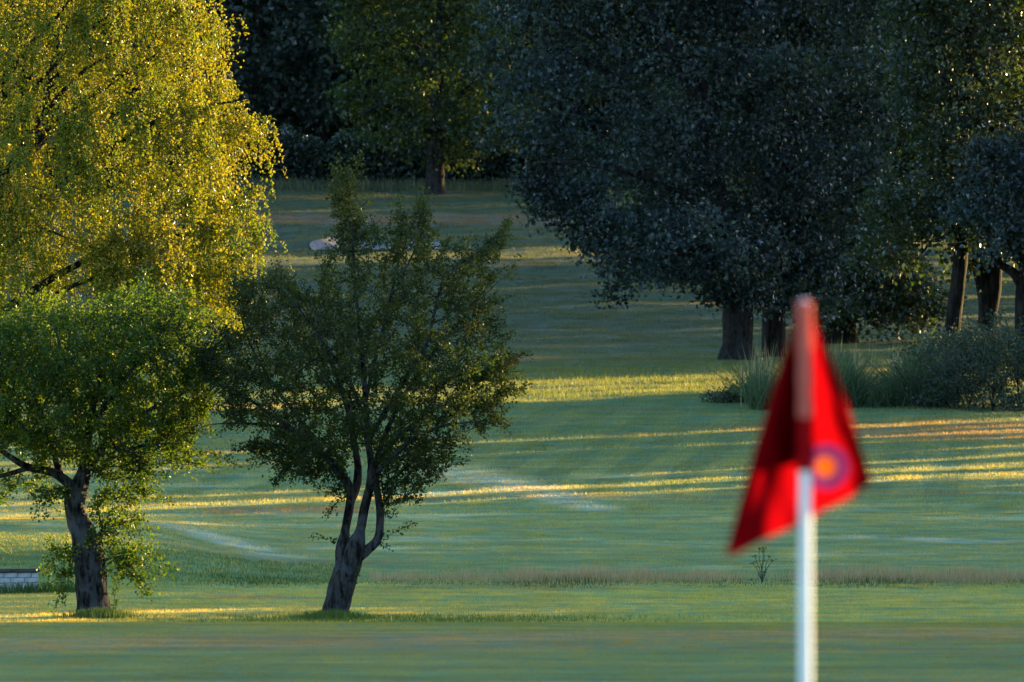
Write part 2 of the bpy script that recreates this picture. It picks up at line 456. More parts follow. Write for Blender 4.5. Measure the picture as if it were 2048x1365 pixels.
class Tree:
    def __init__(self, seed):
        self.rg = np.random.default_rng(seed)
        self.P = np.zeros((40000, 3)); self.par = np.full(40000, -1); self.minr = np.zeros(40000); self.n = 0
        self.limb = np.zeros(40000, bool)
        self.limbs = []
    def add(self, p, par, r=0.0, limb=False):
        i = self.n; self.P[i] = p; self.par[i] = par; self.minr[i] = r; self.limb[i] = limb; self.n += 1
        return i
    def add_limb(self, pts, rad, step=0.12, jitter=0.0):
        p, r = resample(pts, rad, step)
        if jitter:
            w = self.rg.normal(0, jitter, p.shape); w[0] = 0
            p = p + np.cumsum(w, 0) * 0.4
        par = -1
        if self.n:
            par = int(np.argmin(np.linalg.norm(self.P[:self.n] - p[0], axis=1)))
        self.limbs.append((p, r))
        for q, rr in zip(p, r):
            par = self.add(q, par, rr, True)
    def grow(self, att, step=0.3, droop=0.0, wig=0.12, up=0.0, first=0):
        """joins each wanted twig place to the nearest wood already grown, inner places first"""
        rg = self.rg
        cen = self.P[self.limb[:self.n].nonzero()[0]]
        dist = np.array([np.min(np.linalg.norm(cen - a, axis=1)) for a in att])
        self.tips = []
        root = self.P[first]
        for a in att[np.argsort(dist)]:
            N = self.P[:self.n]
            v = a - N
            L = np.linalg.norm(v, axis=1) + 1e-6
            out = N - root
            cosv = (v * out).sum(1) / (L * (np.linalg.norm(out, axis=1) + 0.3))
            cost = L * (1.25 - 0.35 * cosv) + 0.15 * np.maximum(0, N[:, 2] - a[2])
            i = int(np.argmin(cost))
            Lb = L[i]
            if Lb < 0.03: continue
            m = max(1, int(round(Lb / step)))
            par = i
            p0 = N[i].copy(); dv = a - p0
            gp = self.par[i]
            t0 = (p0 - self.P[gp]) if gp >= 0 else dv
            t0 = t0 / (np.linalg.norm(t0) + 1e-6) * Lb * 0.35
            for s in range(1, m + 1):
                f = s / m
                q = p0 + dv * f + t0 * (f * (1 - f)) * 1.2
                q[2] += up * np.sin(np.pi * f) * Lb - droop * f * f * Lb * 0.3
                if s < m: q = q + rg.normal(0, wig * Lb / m, 3)
                par = self.add(q, par)
            self.tips.append(par)
    def shoots(self, n, lmin, lmax, up=0.4, outer=0.5, step=0.08):
        """straight young shoots that break the crown's outline"""
        rg = self.rg
        tips = np.array(self.tips); P = self.P[tips]
        cen = P.mean(0); o = P - cen
        q = np.linalg.norm(o / (np.abs(o).max(0) + 1e-6), axis=1)
        w = q ** (outer * 8); S = rg.choice(tips, n, p=w / w.sum())
        for i in S:
            v = (self.P[i] - cen); v = v / (np.linalg.norm(v) + 1e-6) + rg.normal(0, .35, 3) + np.array([0, 0, up])
            v /= np.linalg.norm(v)
            m = max(2, int(rg.uniform(lmin, lmax) / step)); par = i; p = self.P[i].copy()
            for k in range(m):
                v = v + rg.normal(0, .09, 3); v /= np.linalg.norm(v)
                p = p + v * step
                par = self.add(p, par)
            self.tips.append(par)
    def radii(self, tip=0.004, power=2.4):
        n = self.n
        acc = np.zeros(n); r = np.zeros(n)
        kids = np.zeros(n, int)
        for i in range(n):
            if self.par[i] >= 0: kids[self.par[i]] += 1
        for i in range(n - 1, -1, -1):
            v = acc[i] if kids[i] else tip ** power
            v = v + (0.0006 ** power)
            r[i] = v ** (1 / power)
            if self.par[i] >= 0: acc[self.par[i]] += v
        self.kids = kids
        self.r = r
        return r
    def branch_chains(self, rmax=None):
        n = self.n; r = self.r
        best = np.full(n, -1); br = np.zeros(n)
        for i in range(n):
            p = self.par[i]
            if p >= 0 and not self.limb[i] and r[i] > br[p] and not self.limb[p]:
                best[p] = i; br[p] = r[i]
        chains = []
        for i in range(n):
            if self.limb[i] or self.par[i] < 0: continue
            p = self.par[i]
            if best[p] == i: continue
            idx = [p, i]; c = i
            while best[c] >= 0:
                c = best[c]; idx.append(c)
            rad = r[idx].copy(); rad[0] = rad[1]
            lim = self.minr[p] * 0.75 if self.limb[p] else 9
            chains.append((self.P[idx].copy(), np.minimum(rad, lim)))
        return chains

def leaves(name, c, axis, L, W, rg, mat, parent, fold=0.18, nmix=None, kind_name='crown', rnd=None):
    """one mesh of diamond leaves, each folded along its midrib"""
    n = len(c)
    axis = axis / (np.linalg.norm(axis, axis=1)[:, None] + 1e-9)
    nr = rg.normal(0, 1, (n, 3))
    if nmix is not None: nr = nr + nmix
    side = np.cross(axis, nr); side /= np.linalg.norm(side, axis=1)[:, None] + 1e-9
    nor = np.cross(side, axis)
    L = L[:, None]; W = W[:, None]
    V = np.stack([c, c + axis * L * 0.45 + side * W * 0.5 + nor * W * fold, c + axis * L, c + axis * L * 0.45 - side * W * 0.5 + nor * W * fold], 1).reshape(-1, 3)
    b = (np.arange(n) * 4)[:, None]
    tris = np.concatenate([b + np.array([[0, 1, 2]]), b + np.array([[0, 2, 3]])])
    r = rg.random(n) if rnd is None else rnd
    me = mk_mesh(name, V, tris=tris, attr=np.concatenate([r, r]))
    return obj(name, me, mat, parent)

def in_poly(px, py, poly):
    x, y = poly[:, 0], poly[:, 1]
    c = np.zeros(len(px), bool)
    j = len(poly) - 1
    for i in range(len(poly)):
        cond = ((y[i] > py) != (y[j] > py)) & (px < (x[j] - x[i]) * (py - y[i]) / (y[j] - y[i] + 1e-12) + x[i])
        c ^= cond
        j = i
    return c

def crown_points(poly, n, depth, rg, shell=0.0, flat=0.85):
    """n places inside a crown: poly is its outline in metres (x, z) from the trunk foot, turned to a body as deep as it is wide"""
    poly = np.asarray(poly, float)
    lo, hi = poly.min(0), poly.max(0)
    zz = np.linspace(lo[1], hi[1], 120)
    L, R = np.zeros(120), np.zeros(120)
    gx = np.linspace(lo[0], hi[0], 300)
    for i, z in enumerate(zz):
        ins = in_poly(gx, np.full(300, z), poly)
        if ins.any(): L[i], R[i] = gx[ins].min(), gx[ins].max()
    out = []
    while len(out) < n:
        m = n * 4
        px = rg.uniform(lo[0], hi[0], m); pz = rg.uniform(lo[1], hi[1], m)
        k = in_poly(px, pz, poly)
        px, pz = px[k], pz[k]
        l = np.interp(pz, zz, L); r = np.interp(pz, zz, R)
        hw = np.maximum((r - l) / 2, 0.02); cx = (l + r) / 2
        s = np.clip((px - cx) / hw, -1, 1)
        dep = np.sqrt(np.maximum(0, 1 - s * s)) * hw * flat * depth
        u = rg.uniform(-1, 1, len(px))
        if shell: u = np.sign(u) * np.abs(u) ** (1 - shell)
        out += list(np.stack([px, u * dep, pz], 1))
    return np.array(out[:n])

def px_poly(poly, d, base):
    """outline given as seen at distance d -> metres from the foot of the tree"""
    return [((x - 1024) / F * d - base[0], (682.5 - y) / F * d - base[2]) for x, y in poly]

def px_limb(pts, d, base):
    """pts: (px, py, depth offset, radius)"""
    P = [((x - 1024) / F * d - base[0], dy, (682.5 - y) / F * d - base[2]) for x, y, dy, r in pts]
    return P, [r for *_, r in pts]

def thin_attr(p, sep, rg):
    """drops places closer than sep to one already kept"""
    keep = []
    cell = {}
    for q in p:
        k = tuple((q // sep).astype(int))
        if k in cell: continue
        cell[k] = 1; keep.append(q)
    return np.array(keep)

def finish_tree(tree, T, bark, limb_sides=14, lump=0.16, seed=3, tipr=0.004, power=2.4, minbr=0.0, ntrunk=1, limb_bark=None):
    T.radii(tipr, power)
    limb_bark = limb_bark or bark
    v, q = tubes(T.limbs[:ntrunk], lambda r: limb_sides if r > 0.05 else 7, lump, seed)
    obj('trunk', mk_mesh('trunk', v, quads=q, smooth=True), bark, tree)
    for lb in T.limbs[ntrunk:]:
        v, q = tubes([lb], lambda r: 12 if r > 0.05 else 7, lump * 0.7, seed)
        obj('limb', mk_mesh('limb', v, quads=q, smooth=True), limb_bark, tree)
    ch = [c for c in T.branch_chains() if c[1].max() > minbr]
    if ch:
        v, q = tubes(ch, lambda r: 8 if r > 0.05 else 5 if r > 0.015 else 3)
        obj('branches', mk_mesh('branches', v, quads=q, smooth=True), limb_bark, tree)

def twig_leaves(T, rg, per_m, rmax, L, W, spread, out_bias=0.6, droop=0.0):
    """leaf places along all thin wood of a grown tree"""
    n = T.n
    idx = np.nonzero((~T.limb[:n]) & (T.r[:n] < rmax) & (T.par[:n] >= 0))[0]
    p1 = T.P[idx]; p0 = T.P[T.par[idx]]
    ln = np.linalg.norm(p1 - p0, axis=1)
    cnt = rg.poisson(per_m * ln + 0.2)
    rep = np.repeat(np.arange(len(idx)), cnt)
    f = rg.random(len(rep))[:, None]
    d = (p1 - p0)[rep] / (ln[rep][:, None] + 1e-6)
    c = p0[rep] * (1 - f) + p1[rep] * f
    dirn = rg.normal(0, 1, c.shape) + d * out_bias
    dirn[:, 2] -= droop
    c = c + rg.normal(0, spread, c.shape)
    m = len(c)
    return c, dirn, rg.uniform(*L, m), rg.uniform(*W, m)

# ---------------------------------------------------------------- materials of trees
HAW_LEAF = leaf_mat('hawthorn_leaf', [(0.009, 0.021, 0.006), (0.015, 0.032, 0.007), (0.030, 0.040, 0.009)], (3.2, 2.8, 0.7), 0.45, 0.014, 0.45, patch=(0.075, 0.060, 0.018))
MAY_LEAF = leaf_mat('lush_hawthorn_leaf', [(0.017, 0.042, 0.007), (0.030, 0.062, 0.009), (0.056, 0.078, 0.011)], (3.0, 2.7, 0.5), 0.48, 0.014, 0.45)
BIRCH_LEAF = leaf_mat('birch_leaf', [(0.056, 0.108, 0.010), (0.120, 0.152, 0.012), (0.205, 0.165, 0.013)], (1.9, 1.75, 0.5), 0.45, 0.02, 0.4)
POPLAR_LEAF = leaf_mat('poplar_leaf', [(0.004, 0.010, 0.013), (0.009, 0.019, 0.024), (0.034, 0.058, 0.068)], (2.0, 1.9, 0.4), 0.35, 0.028, 0.45, None, 0.55, 0.7)  # paler blue-green clumps imitate skylight falling on the crown
OAK_LEAF = leaf_mat('oak_leaf', [(0.007, 0.015, 0.010), (0.012, 0.023, 0.014), (0.022, 0.034, 0.018)], (3.6, 3.3, 0.5), 0.36, 0.035, 0.4)
SPRAY_LEAF = leaf_mat('lime_green_oak_leaf', [(0.008, 0.018, 0.010), (0.014, 0.028, 0.013), (0.034, 0.052, 0.016)], (3.6, 3.4, 0.4), 0.42, 0.02, 0.45)
FAR_LEAF = leaf_mat('far_wood_leaf', [(0.008, 0.016, 0.013), (0.013, 0.024, 0.019), (0.022, 0.036, 0.027)], (2.6, 2.6, 0.6), 0.35, 0.03, 0.45)
SHRUB_LEAF = leaf_mat('shrub_leaf', [(0.010, 0.022, 0.016), (0.018, 0.032, 0.024), (0.050, 0.064, 0.044)], (2.0, 2.0, 0.6), 0.35, 0.02, 0.5)
HAW_BARK = bark_mat('hawthorn_bark', (0.003, 0.003, 0.003), (0.040, 0.037, 0.038), (0.055, 0.060, 0.074), 16.0)
DARK_BARK = bark_mat('dark_bark', (0.005, 0.004, 0.004), (0.022, 0.018, 0.016), None, 10.0)
POP_BARK = bark_mat('poplar_bark', (0.005, 0.005, 0.005), (0.022, 0.021, 0.022), (0.028, 0.028, 0.030), 7.0)
BIRCH_BARK = bark_mat('birch_bark', (0.05, 0.04, 0.03), (0.45, 0.42, 0.38), None, 5.0)

# ---------------------------------------------------------------- middle hawthorn
D1 = 105.0
def base_of(px, d):
    x = (px - 1024) / F * d
    return np.array([x, d, float(H(x, d))])

b = base_of(673, D1)
t1 = thing('hawthorn_tree', 'dark open hawthorn with a leaning forked trunk, in the middle', 'tree', b)
T = Tree(11)
for L in ([(670, 1240, 0, .19), (674, 1215, 0, .165), (685, 1170, 0, .155), (698, 1130, 0, .150), (710, 1095, 0, .130), (721, 1060, 0, .090), (728, 1020, -.03, .080), (739, 970, -.08, .072), (742, 930, -.12, .066), (735, 880, -.15, .065), (730, 800, -.2, .05), (722, 700, -.25, .035), (708, 560, -.2, .022), (698, 430, -.1, .012), (688, 345, -.05, .005)],
          [(688, 1165, 0, .095), (685, 1105, .06, .092), (690, 1060, .1, .08), (699, 1010, .12, .075), (697, 975, .1, .07), (676, 945, .05, .08), (640, 905, 0, .06), (585, 860, -.1, .045), (520, 815, -.2, .03), (455, 770, -.3, .016), (425, 740, -.3, .006)],
          [(712, 1112, 0, .10), (738, 1098, .02, .085), (757, 1075, .05, .08), (761, 1030, .08, .07), (756, 985, .1, .06), (752, 950, .12, .06), (762, 900, .2, .05), (790, 830, .3, .04), (830, 760, .4, .03), (880, 690, .5, .02), (950, 610, .5, .01), (1000, 560, .5, .005)],
          [(700, 1005, .12, .08), (715, 960, .3, .075), (712, 900, .45, .06), (690, 800, .6, .045), (650, 700, .8, .03), (600, 610, .9, .015), (560, 545, .9, .006)],
          [(738, 965, -.08, .06), (770, 930, -.3, .05), (820, 885, -.5, .04), (880, 855, -.6, .028), (940, 845, -.6, .016), (1005, 855, -.6, .006)],
          [(735, 890, -.15, .05), (770, 820, -.35, .045), (820, 740, -.55, .04), (850, 690, -.6, .035), (870, 620, -.6, .028), (885, 570, -.55, .02), (930, 520, -.5, .012), (1010, 470, -.45, .005)],
          [(756, 925, .2, .045), (790, 880, .5, .04), (850, 830, .8, .03), (930, 780, 1.0, .018), (1030, 720, 1.0, .006)],
          [(640, 905, 0, .04), (600, 840, .3, .035), (540, 760, .5, .026), (490, 670, .6, .016), (470, 570, .6, .006)],
          [(735, 850, -.15, .045), (700, 760, -.6, .036), (640, 670, -.9, .026), (590, 600, -1.0, .014), (540, 540, -1.0, .006)],
          [(732, 800, -.2, .04), (755, 700, 0, .032), (780, 600, .2, .024), (800, 500, .3, .014), (800, 420, .3, .005)],
          [(780, 600, .2, .018), (820, 520, .3, .014), (845, 450, .3, .009), (850, 398, .3, .004)],
          [(585, 860, -.1, .03), (540, 850, -.3, .022), (480, 845, -.4, .015), (415, 850, -.5, .008), (385, 868, -.5, .004)]):
    p, r = px_limb(L, D1, b); T.add_limb(p, [q if q > 0.09 else q * 0.68 for q in r], 0.05, 0.004)
P1 = [(690, 345), (700, 400), (728, 430), (765, 470), (790, 440), (805, 470), (838, 400), (852, 420), (865, 470), (915, 490), (960, 500), (990, 480), (1000, 520), (965, 600), (1000, 650), (1030, 700), (1015, 745), (1035, 775), (990, 820), (1000, 855), (930, 870), (890, 925), (850, 940), (800, 930), (790, 1010), (760, 1010), (755, 900),
      (680, 900), (690, 960), (640, 950), (575, 945), (505, 895), (520, 860), (440, 850), (450, 790), (410, 740), (440, 670), (470, 640), (465, 560), (520, 560), (560, 530), (600, 590), (640, 545), (660, 480), (665, 420)]
att = crown_points(px_poly(P1, D1, b), 2900, 1.0, T.rg, 0.25)
spk = []
for (xa, ya, xb, yb, wd, nn) in ((688, 343, 708, 510, 44, 210), (847, 398, 835, 520, 22, 75), (800, 415, 800, 520, 18, 60), (1008, 470, 900, 560, 22, 60), (1030, 720, 930, 770, 26, 50), (1030, 775, 940, 820, 24, 50), (1000, 600, 920, 640, 22, 40), (470, 560, 520, 640, 26, 50), (410, 700, 480, 760, 24, 50), (500, 890, 600, 910, 26, 60), (640, 930, 560, 900, 30, 50), (880, 930, 790, 940, 30, 60), (830, 1000, 770, 960, 22, 30), (560, 530, 600, 620, 26, 50)):
    f = T.rg.random(nn); w = wd * (0.35 + 0.65 * f)
    spk += [at(xa + (xb - xa) * q + T.rg.normal(0, ww * .6), ya + (yb - ya) * q + T.rg.normal(0, ww * .4), D1) - b + np.array([0, T.rg.normal(0, .15), 0]) for q, ww in zip(f, w)]
low_ = [crown_points(px_poly(q, D1, b), nq, 1.0, T.rg) for q, nq in (([(540, 860), (690, 870), (695, 1000), (650, 985), (570, 955)], 170), ([(745, 880), (900, 870), (895, 955), (810, 1010), (765, 1040)], 170))]
att = np.concatenate([att, np.array(spk)] + low_)
extra = [at(x, y, D1) - b + np.array([0, dy, 0]) for x, y, dy in [(1012, 468, -.4), (1025, 540, .3), (830, 1045, .1), (800, 1060, .1), (770, 1075, .1), (625, 1072, 0), (650, 1030, 0), (668, 1010, 0), (690, 1075, -.1), (540, 960, -.2), (525, 925, -.2), (560, 955, -.2), (880, 955, 0), (895, 940, .1), (840, 960, .1), (780, 1100, 0), (720, 1140, -.15), (800, 400, .3), (815, 435, .3), (685, 342, 0), (720, 365, 0)]]
T.grow(np.concatenate([np.array(extra), thin_attr(att, 0.075, T.rg)]), 0.16, 0.0, 0.16, 0.03)
T.shoots(620, 0.10, 0.40, 0.4, 0.5)
finish_tree(t1, T, HAW_BARK, 44, 0.17, 5, 0.0038, 2.35, 0.0, 3)
c, a, L, W = twig_leaves(T, T.rg, 125, 0.012, (0.024, 0.050), (0.019, 0.040), 0.030, 0.5)
leaves('crown', c, a, L, W, T.rg, HAW_LEAF, t1)

# ---------------------------------------------------------------- left hawthorn
b = base_of(185, 105.6); D2 = 105.6
t2 = thing('hawthorn_tree', 'dense leafy hawthorn with a thick knotted trunk at the left edge', 'tree', b)
T = Tree(23)
for L in ([(188, 1238, 0, .26), (186, 1212, 0, .21), (184, 1180, 0, .195), (180, 1140, 0, .19), (176, 1100, 0, .185), (168, 1065, 0, .15), (155, 1035, 0, .125), (150, 1005, 0, .125), (154, 985, 0, .13), (165, 955, 0, .10), (172, 915, 0, .09), (180, 850, -.1, .07), (195, 770, -.2, .05), (215, 690, -.2, .03), (230, 600, -.2, .01)],
          [(190, 1150, -.05, .13), (187, 1120, -.1, .13), (186, 1095, -.12, .12), (180, 1078, -.12, .08)],
          [(175, 1190, 0, .1), (190, 1205, -.05, .09), (210, 1225, -.05, .06), (222, 1240, -.05, .03)],
          [(152, 990, 0, .10), (135, 965, -.1, .09), (105, 945, -.15, .075), (70, 938, -.2, .065), (40, 925, -.3, .055), (5, 900, -.4, .045), (-50, 860, -.5, .03), (-110, 800, -.5, .012)],
          [(60, 935, -.2, .05), (30, 945, -.2, .045), (-20, 955, -.3, .035), (-80, 940, -.4, .02), (-130, 900, -.4, .01)],
          [(122, 955, -.12, .07), (110, 915, 0, .06), (85, 860, .2, .05), (50, 780, .4, .035), (20, 700, .5, .02), (5, 640, .5, .008)],
          [(168, 945, 0, .09), (190, 915, .1, .08), (215, 880, .2, .065), (260, 845, .3, .05), (320, 810, .3, .035), (380, 780, .3, .02), (425, 760, .3, .008)],
          [(172, 900, 0, .07), (150, 840, .3, .055), (130, 760, .5, .04), (110, 680, .6, .025), (95, 610, .6, .01)],
          [(178, 860, -.1, .06), (220, 800, -.4, .05), (270, 740, -.6, .035), (320, 680, -.7, .02), (360, 620, -.7, .008)],
          [(215, 880, .2, .05), (245, 900, -.2, .04), (290, 890, -.4, .03), (340, 885, -.5, .015), (375, 890, -.5, .006)],
          [(100, 900, 0, .05), (70, 870, -.5, .04), (20, 820, -.8, .03), (-40, 760, -1.0, .015), (-80, 700, -1, .006)]):
    p, r = px_limb(L, D2, b); T.add_limb(p, [q if q > 0.095 else q * 0.72 for q in r], 0.05, 0.004)
P2 = [(70, 600), (105, 590), (150, 620), (200, 605), (245, 565), (290, 600), (345, 585), (375, 630), (405, 650), (400, 700), (440, 740), (415, 780), (425, 820), (390, 850), (350, 880), (355, 905), (300, 915), (270, 950), (225, 960), (215, 985), (185, 940), (120, 910), (90, 930), (30, 880), (-40, 930), (-110, 900), (-170, 820), (-180, 720), (-120, 640), (-40, 620), (10, 640)]
att = crown_points(px_poly(P2, D2, b), 3000, 1.0, T.rg, 0.3)
low = []
for (x0, x1, y0, y1, n) in ((195, 280, 985, 1150, 85), (100, 150, 1075, 1125, 16), (115, 150, 1140, 1160, 6), (-10, 110, 930, 1000, 60), (265, 310, 910, 985, 30), (200, 300, 950, 1010, 50), (300, 420, 830, 930, 70), (90, 140, 975, 1000, 12)):
    q = np.stack([T.rg.uniform(x0, x1, n), T.rg.uniform(y0, y1, n)], 1)
    low += [at(x, y, D2) - b + np.array([0, T.rg.uniform(-.35, .25), 0]) for x, y in q]
low += [at(x, y, D2) - b for x, y in ((285, 1100), (290, 1135), (95, 1078), (85, 1135))]
T.grow(np.concatenate([np.array(low), thin_attr(att, 0.085, T.rg)]), 0.16, 0.0, 0.16, 0.03)
T.shoots(520, 0.12, 0.6, 0.3, 0.5)
finish_tree(t2, T, HAW_BARK, 44, 0.15, 9, 0.0038, 2.35, 0.0, 3)
c, a, L, W = twig_leaves(T, T.rg, 140, 0.014, (0.030, 0.058), (0.024, 0.046), 0.042, 0.5)
leaves('crown', c, a, L, W, T.rg, MAY_LEAF, t2)

# ---------------------------------------------------------------- weeping birch
D3 = 121.0
b = base_of(-70, D3)
t3 = thing('birch_tree', 'tall weeping birch full of golden sunlit leaves filling the upper left corner', 'tree', b)
T = Tree(31)
pxm = F / D3
zb = b[2]
def yy(z): return 682.5 - (z + zb) * pxm      # photo row of a height above the birch's foot
trunk = [(-70, yy(-.1), 0, .24), (-68, yy(.6), 0, .20), (-60, yy(2.5), 0, .17), (-72, yy(5), .1, .14), (-55, yy(7.5), .1, .09), (-60, yy(9.5), 0, .05), (-50, yy(11), 0, .015)]
p, r = px_limb(trunk, D3, b); T.add_limb(p, r, 0.2)
for (z0, tx, ty, dy, r0) in ((2.6, 300, 560, -.6, .07), (3.0, 430, 470, .5, .075), (3.6, 150, 480, -1.9, .06), (4.0, 500, 200, -.3, .08), (4.3, 250, 110, -1.6, .07), (4.8, 470, 60, .8, .07), (5.2, 330, -10, -.6, .06), (6.0, 380, -150, .4, .06), (7, 220, -300, -.5, .05),
                             (3.2, -330, 450, -.6, .07), (4.2, -480, 250, .5, .08), (5.0, -400, 50, -1, .07), (6.0, -330, -120, .5, .06), (4.5, 50, 200, 2.2, .07), (3.5, 120, 420, 2.1, .06), (5.5, -60, 0, -2.2, .06), (4.0, -80, 320, -2.4, .06), (7.5, -250, -280, .3, .05)):
    x0 = -64
    P, R = px_limb([(x0, yy(z0), 0, r0), (x0 * .65 + tx * .35, yy(z0) * .6 + ty * .4 - 40, dy * .35, r0 * .7), (x0 * .3 + tx * .7, yy(z0) * .25 + ty * .75 - 45, dy * .7, r0 * .42), (tx, ty, dy, r0 * .12)], D3, b)
    T.add_limb(P, R, 0.18, 0.008)
P3 = [(-60, -470), (150, -400), (310, -220), (400, -90), (420, 20), (450, 80), (435, 125), (460, 180), (515, 240), (490, 275), (450, 290), (440, 370), (475, 375), (520, 430), (500, 465), (465, 500), (440, 560), (400, 560), (330, 530), (230, 540), (120, 560), (-30, 540), (-200, 560), (-420, 520), (-560, 330), (-560, 100), (-460, -130), (-260, -380)]
att = crown_points(px_poly(P3, D3, b), 1900, 1.0, T.rg, 0.3)
tipx = [at(x, y, D3) - b + np.array([0, dy, 0]) for x, y, dy in ((528, 246, 0), (505, 255, .2), (470, 170, .1), (530, 436, 0), (505, 430, .2), (470, 385, 0), (455, 75, 0), (440, 30, 0), (490, 250, -.3), (475, 230, .3), (460, 260, 0), (480, 420, -.2), (465, 440, .3))]
T.grow(np.concatenate([np.array(tipx), thin_attr(att, 0.12, T.rg)]), 0.25, 0.3, 0.12, 0.06)
T.shoots(320, 0.2, 0.55, 0.1, 0.6)
finish_tree(t3, T, BIRCH_BARK, 14, 0.08, 2, 0.0028, 2.3, 0.0, 1, DARK_BARK)
rg = T.rg
n = T.n
src = np.nonzero((~T.limb[:n]) & (T.r[:n] < 0.02))[0]
wx = np.where(T.P[src, 0] > 0.0, 1.0, 0.35) * rg.gamma(0.6, 1.0, len(src)); S = rg.choice(src, 5600, p=wx / wx.sum())
st_p = T.P[S] + rg.normal(0, 0.05, (len(S), 3)); ln = rg.uniform(0.25, 1.15, len(S))
# keep the fringe short under the crown so that the ground shows below it
room = (st_p[:, 2] - ((682.5 - 660) / F * D3 - zb)); ln = np.clip(np.minimum(ln, room + 0.15), 0.12, None)
hd = rg.normal(0, 0.35, (len(S), 2))
chains = []
cl, al = [], []
for s in range(len(S)):
    m = 5
    f = np.linspace(0, 1, m)
    px = st_p[s, 0] + hd[s, 0] * np.sqrt(f) * 0.45 + np.cumsum(rg.normal(0, 0.012, m)); py = st_p[s, 1] + hd[s, 1] * np.sqrt(f) * 0.45
    pz = st_p[s, 2] + 0.06 * np.sin(f * 2.5) - ln[s] * f ** 1.35
    q = np.stack([px, py, pz], 1)
    chains.append((q, np.linspace(0.0028, 0.0012, m)))
    k = max(3, int(ln[s] * 50))
    ff = rg.random(k); cl.append(np.stack([np.interp(ff, f, px), np.interp(ff, f, py), np.interp(ff, f, pz)], 1))
v, q = tubes(chains, lambda r: 3)
obj('hanging_twigs', mk_mesh('hanging_twigs', v, quads=q), DARK_BARK, t3)
cl = np.concatenate(cl) + rg.normal(0, 0.016, (sum(map(len, cl)), 3))
al = rg.normal(0, 1, cl.shape); al[:, 2] -= 0.8
c2, a2, L2, W2 = twig_leaves(T, rg, 52, 0.012, (0.030, 0.052), (0.024, 0.040), 0.05, 0.2, 0.6)
c = np.concatenate([cl, c2]); a = np.concatenate([al, a2])
leaves('crown', c, a, rg.uniform(0.030, 0.060, len(c)), rg.uniform(0.026, 0.048, len(c)), rg, BIRCH_LEAF, t3)

# ---------------------------------------------------------------- larger trees further off
def big_tree(name, label, cat, px, d, trunk, limbs, poly, natt, nleaf, leaf, lsize, bark, seed, depth=0.9, sep=0.4, clump=0.28, step=0.6, group=None, skirt=(), droop=0.2):
    """trunk, limbs and poly in photograph pixels at distance d; leaves gathered in clumps on the twig ends"""
    b = base_of(px, d)
    t = thing(name, label, cat, b, group)
    T = Tree(seed)
    for L in [trunk] + limbs:
        p, r = px_limb(L, d, b); p = np.array(p)
        if L is trunk: p[0][2] = -0.15
        T.add_limb(p, r, 0.3, 0.01)
    att = crown_points(px_poly(poly, d, b), natt, depth, T.rg, 0.35)
    if skirt: att = np.concatenate([att] + [crown_points(px_poly(q, d, b), nq, 1.0, T.rg) + np.array([0, oy, 0]) for q, nq, oy in skirt])
    T.grow(thin_attr(att, sep, T.rg), step, 0.0, 0.12, 0.04)
    T.shoots(90, 0.4, 1.0, 0.2, 0.6, 0.25)
    finish_tree(t, T, bark, 14, 0.10, seed, 0.010, 2.3, 0.012)
    rg = T.rg
    src = np.nonzero((~T.limb[:T.n]) & (T.r[:T.n] < 0.03))[0]
    wgt = rg.gamma(0.38, 1.0, len(src)); wgt /= wgt.sum()
    S = rg.choice(src, nleaf, p=wgt)
    u = rg.normal(0, clump, (nleaf, 3)); u[:, 2] *= 0.75
    c = T.P[S] + u
    ax = rg.normal(0, 1, (nleaf, 3)) + u / clump * 0.4; ax[:, 2] -= droop
    L = rg.uniform(0.5, 1.45, nleaf) * lsize
    leaves('crown', c, ax, L, L * rg.uniform(0.7, 0.95, nleaf), rg, leaf, t, nmix=np.array([0, 0, 0.5]))
    return t

PA = [(950, -120), (985, 20), (960, 60), (985, 110), (960, 150), (1000, 190), (985, 235), (1025, 300), (1040, 350), (1060, 395), (1100, 425), (1140, 470), (1165, 495), (1195, 520), (1230, 515), (1255, 545), (1290, 560), (1320, 520), (1345, 545), (1390, 540), (1415, 575), (1428, 600), (1455, 560), (1480, 530), (1530, 520), (1600, 480), (1640, 380), (1650, 200), (1660, 0), (1640, -250), (1560, -450), (1400, -560), (1200, -520), (1040, -380)]
big_tree('poplar_tree', 'broad silvery dark poplar whose low crown spreads left over the fairway', 'tree', 1472, 212.5,
         [(1474, 735, 0, .58), (1474, 715, 0, .50), (1475, 690, 0, .40), (1475, 640, 0, .37), (1474, 600, 0, .40), (1470, 560, 0, .36), (1455, 480, 0, .28), (1430, 350, 0, .22), (1400, 150, 0, .15), (1380, -100, 0, .1), (1370, -350, 0, .04)],
         [[(1476, 590, 0, .25), (1500, 540, .2, .24), (1530, 450, .5, .2), (1560, 300, .8, .15), (1580, 100, 1, .1), (1580, -200, 1, .04)],
          [(1450, 470, 0, .16), (1380, 400, -.5, .13), (1280, 350, -1, .1), (1180, 330, -1.2, .07), (1080, 320, -1, .03)],
          [(1440, 400, 0, .14), (1350, 260, .8, .12), (1230, 150, 1, .09), (1100, 90, 1, .05), (1010, 60, .8, .02)],
          [(1420, 280, 0, .14), (1340, 100, -1, .11), (1230, -60, -1.5, .08), (1100, -180, -1.5, .04)],
          [(1460, 520, 0, .12), (1400, 500, -1, .1), (1330, 490, -1.8, .07), (1240, 480, -2, .03)]],
         PA, 2600, 80000, POPLAR_LEAF, 0.12, POP_BARK, 41, 0.75, 0.34, 0.24, skirt=[([(1180, 430), (1200, 535), (1260, 560), (1320, 540), (1400, 590), (1430, 620), (1470, 560), (1500, 590), (1540, 560), (1560, 470), (1400, 420)], 320, -1.6), ([(1030, 260), (1040, 340), (1070, 410), (1150, 490), (1230, 500), (1200, 380), (1120, 280)], 200, -0.8)])
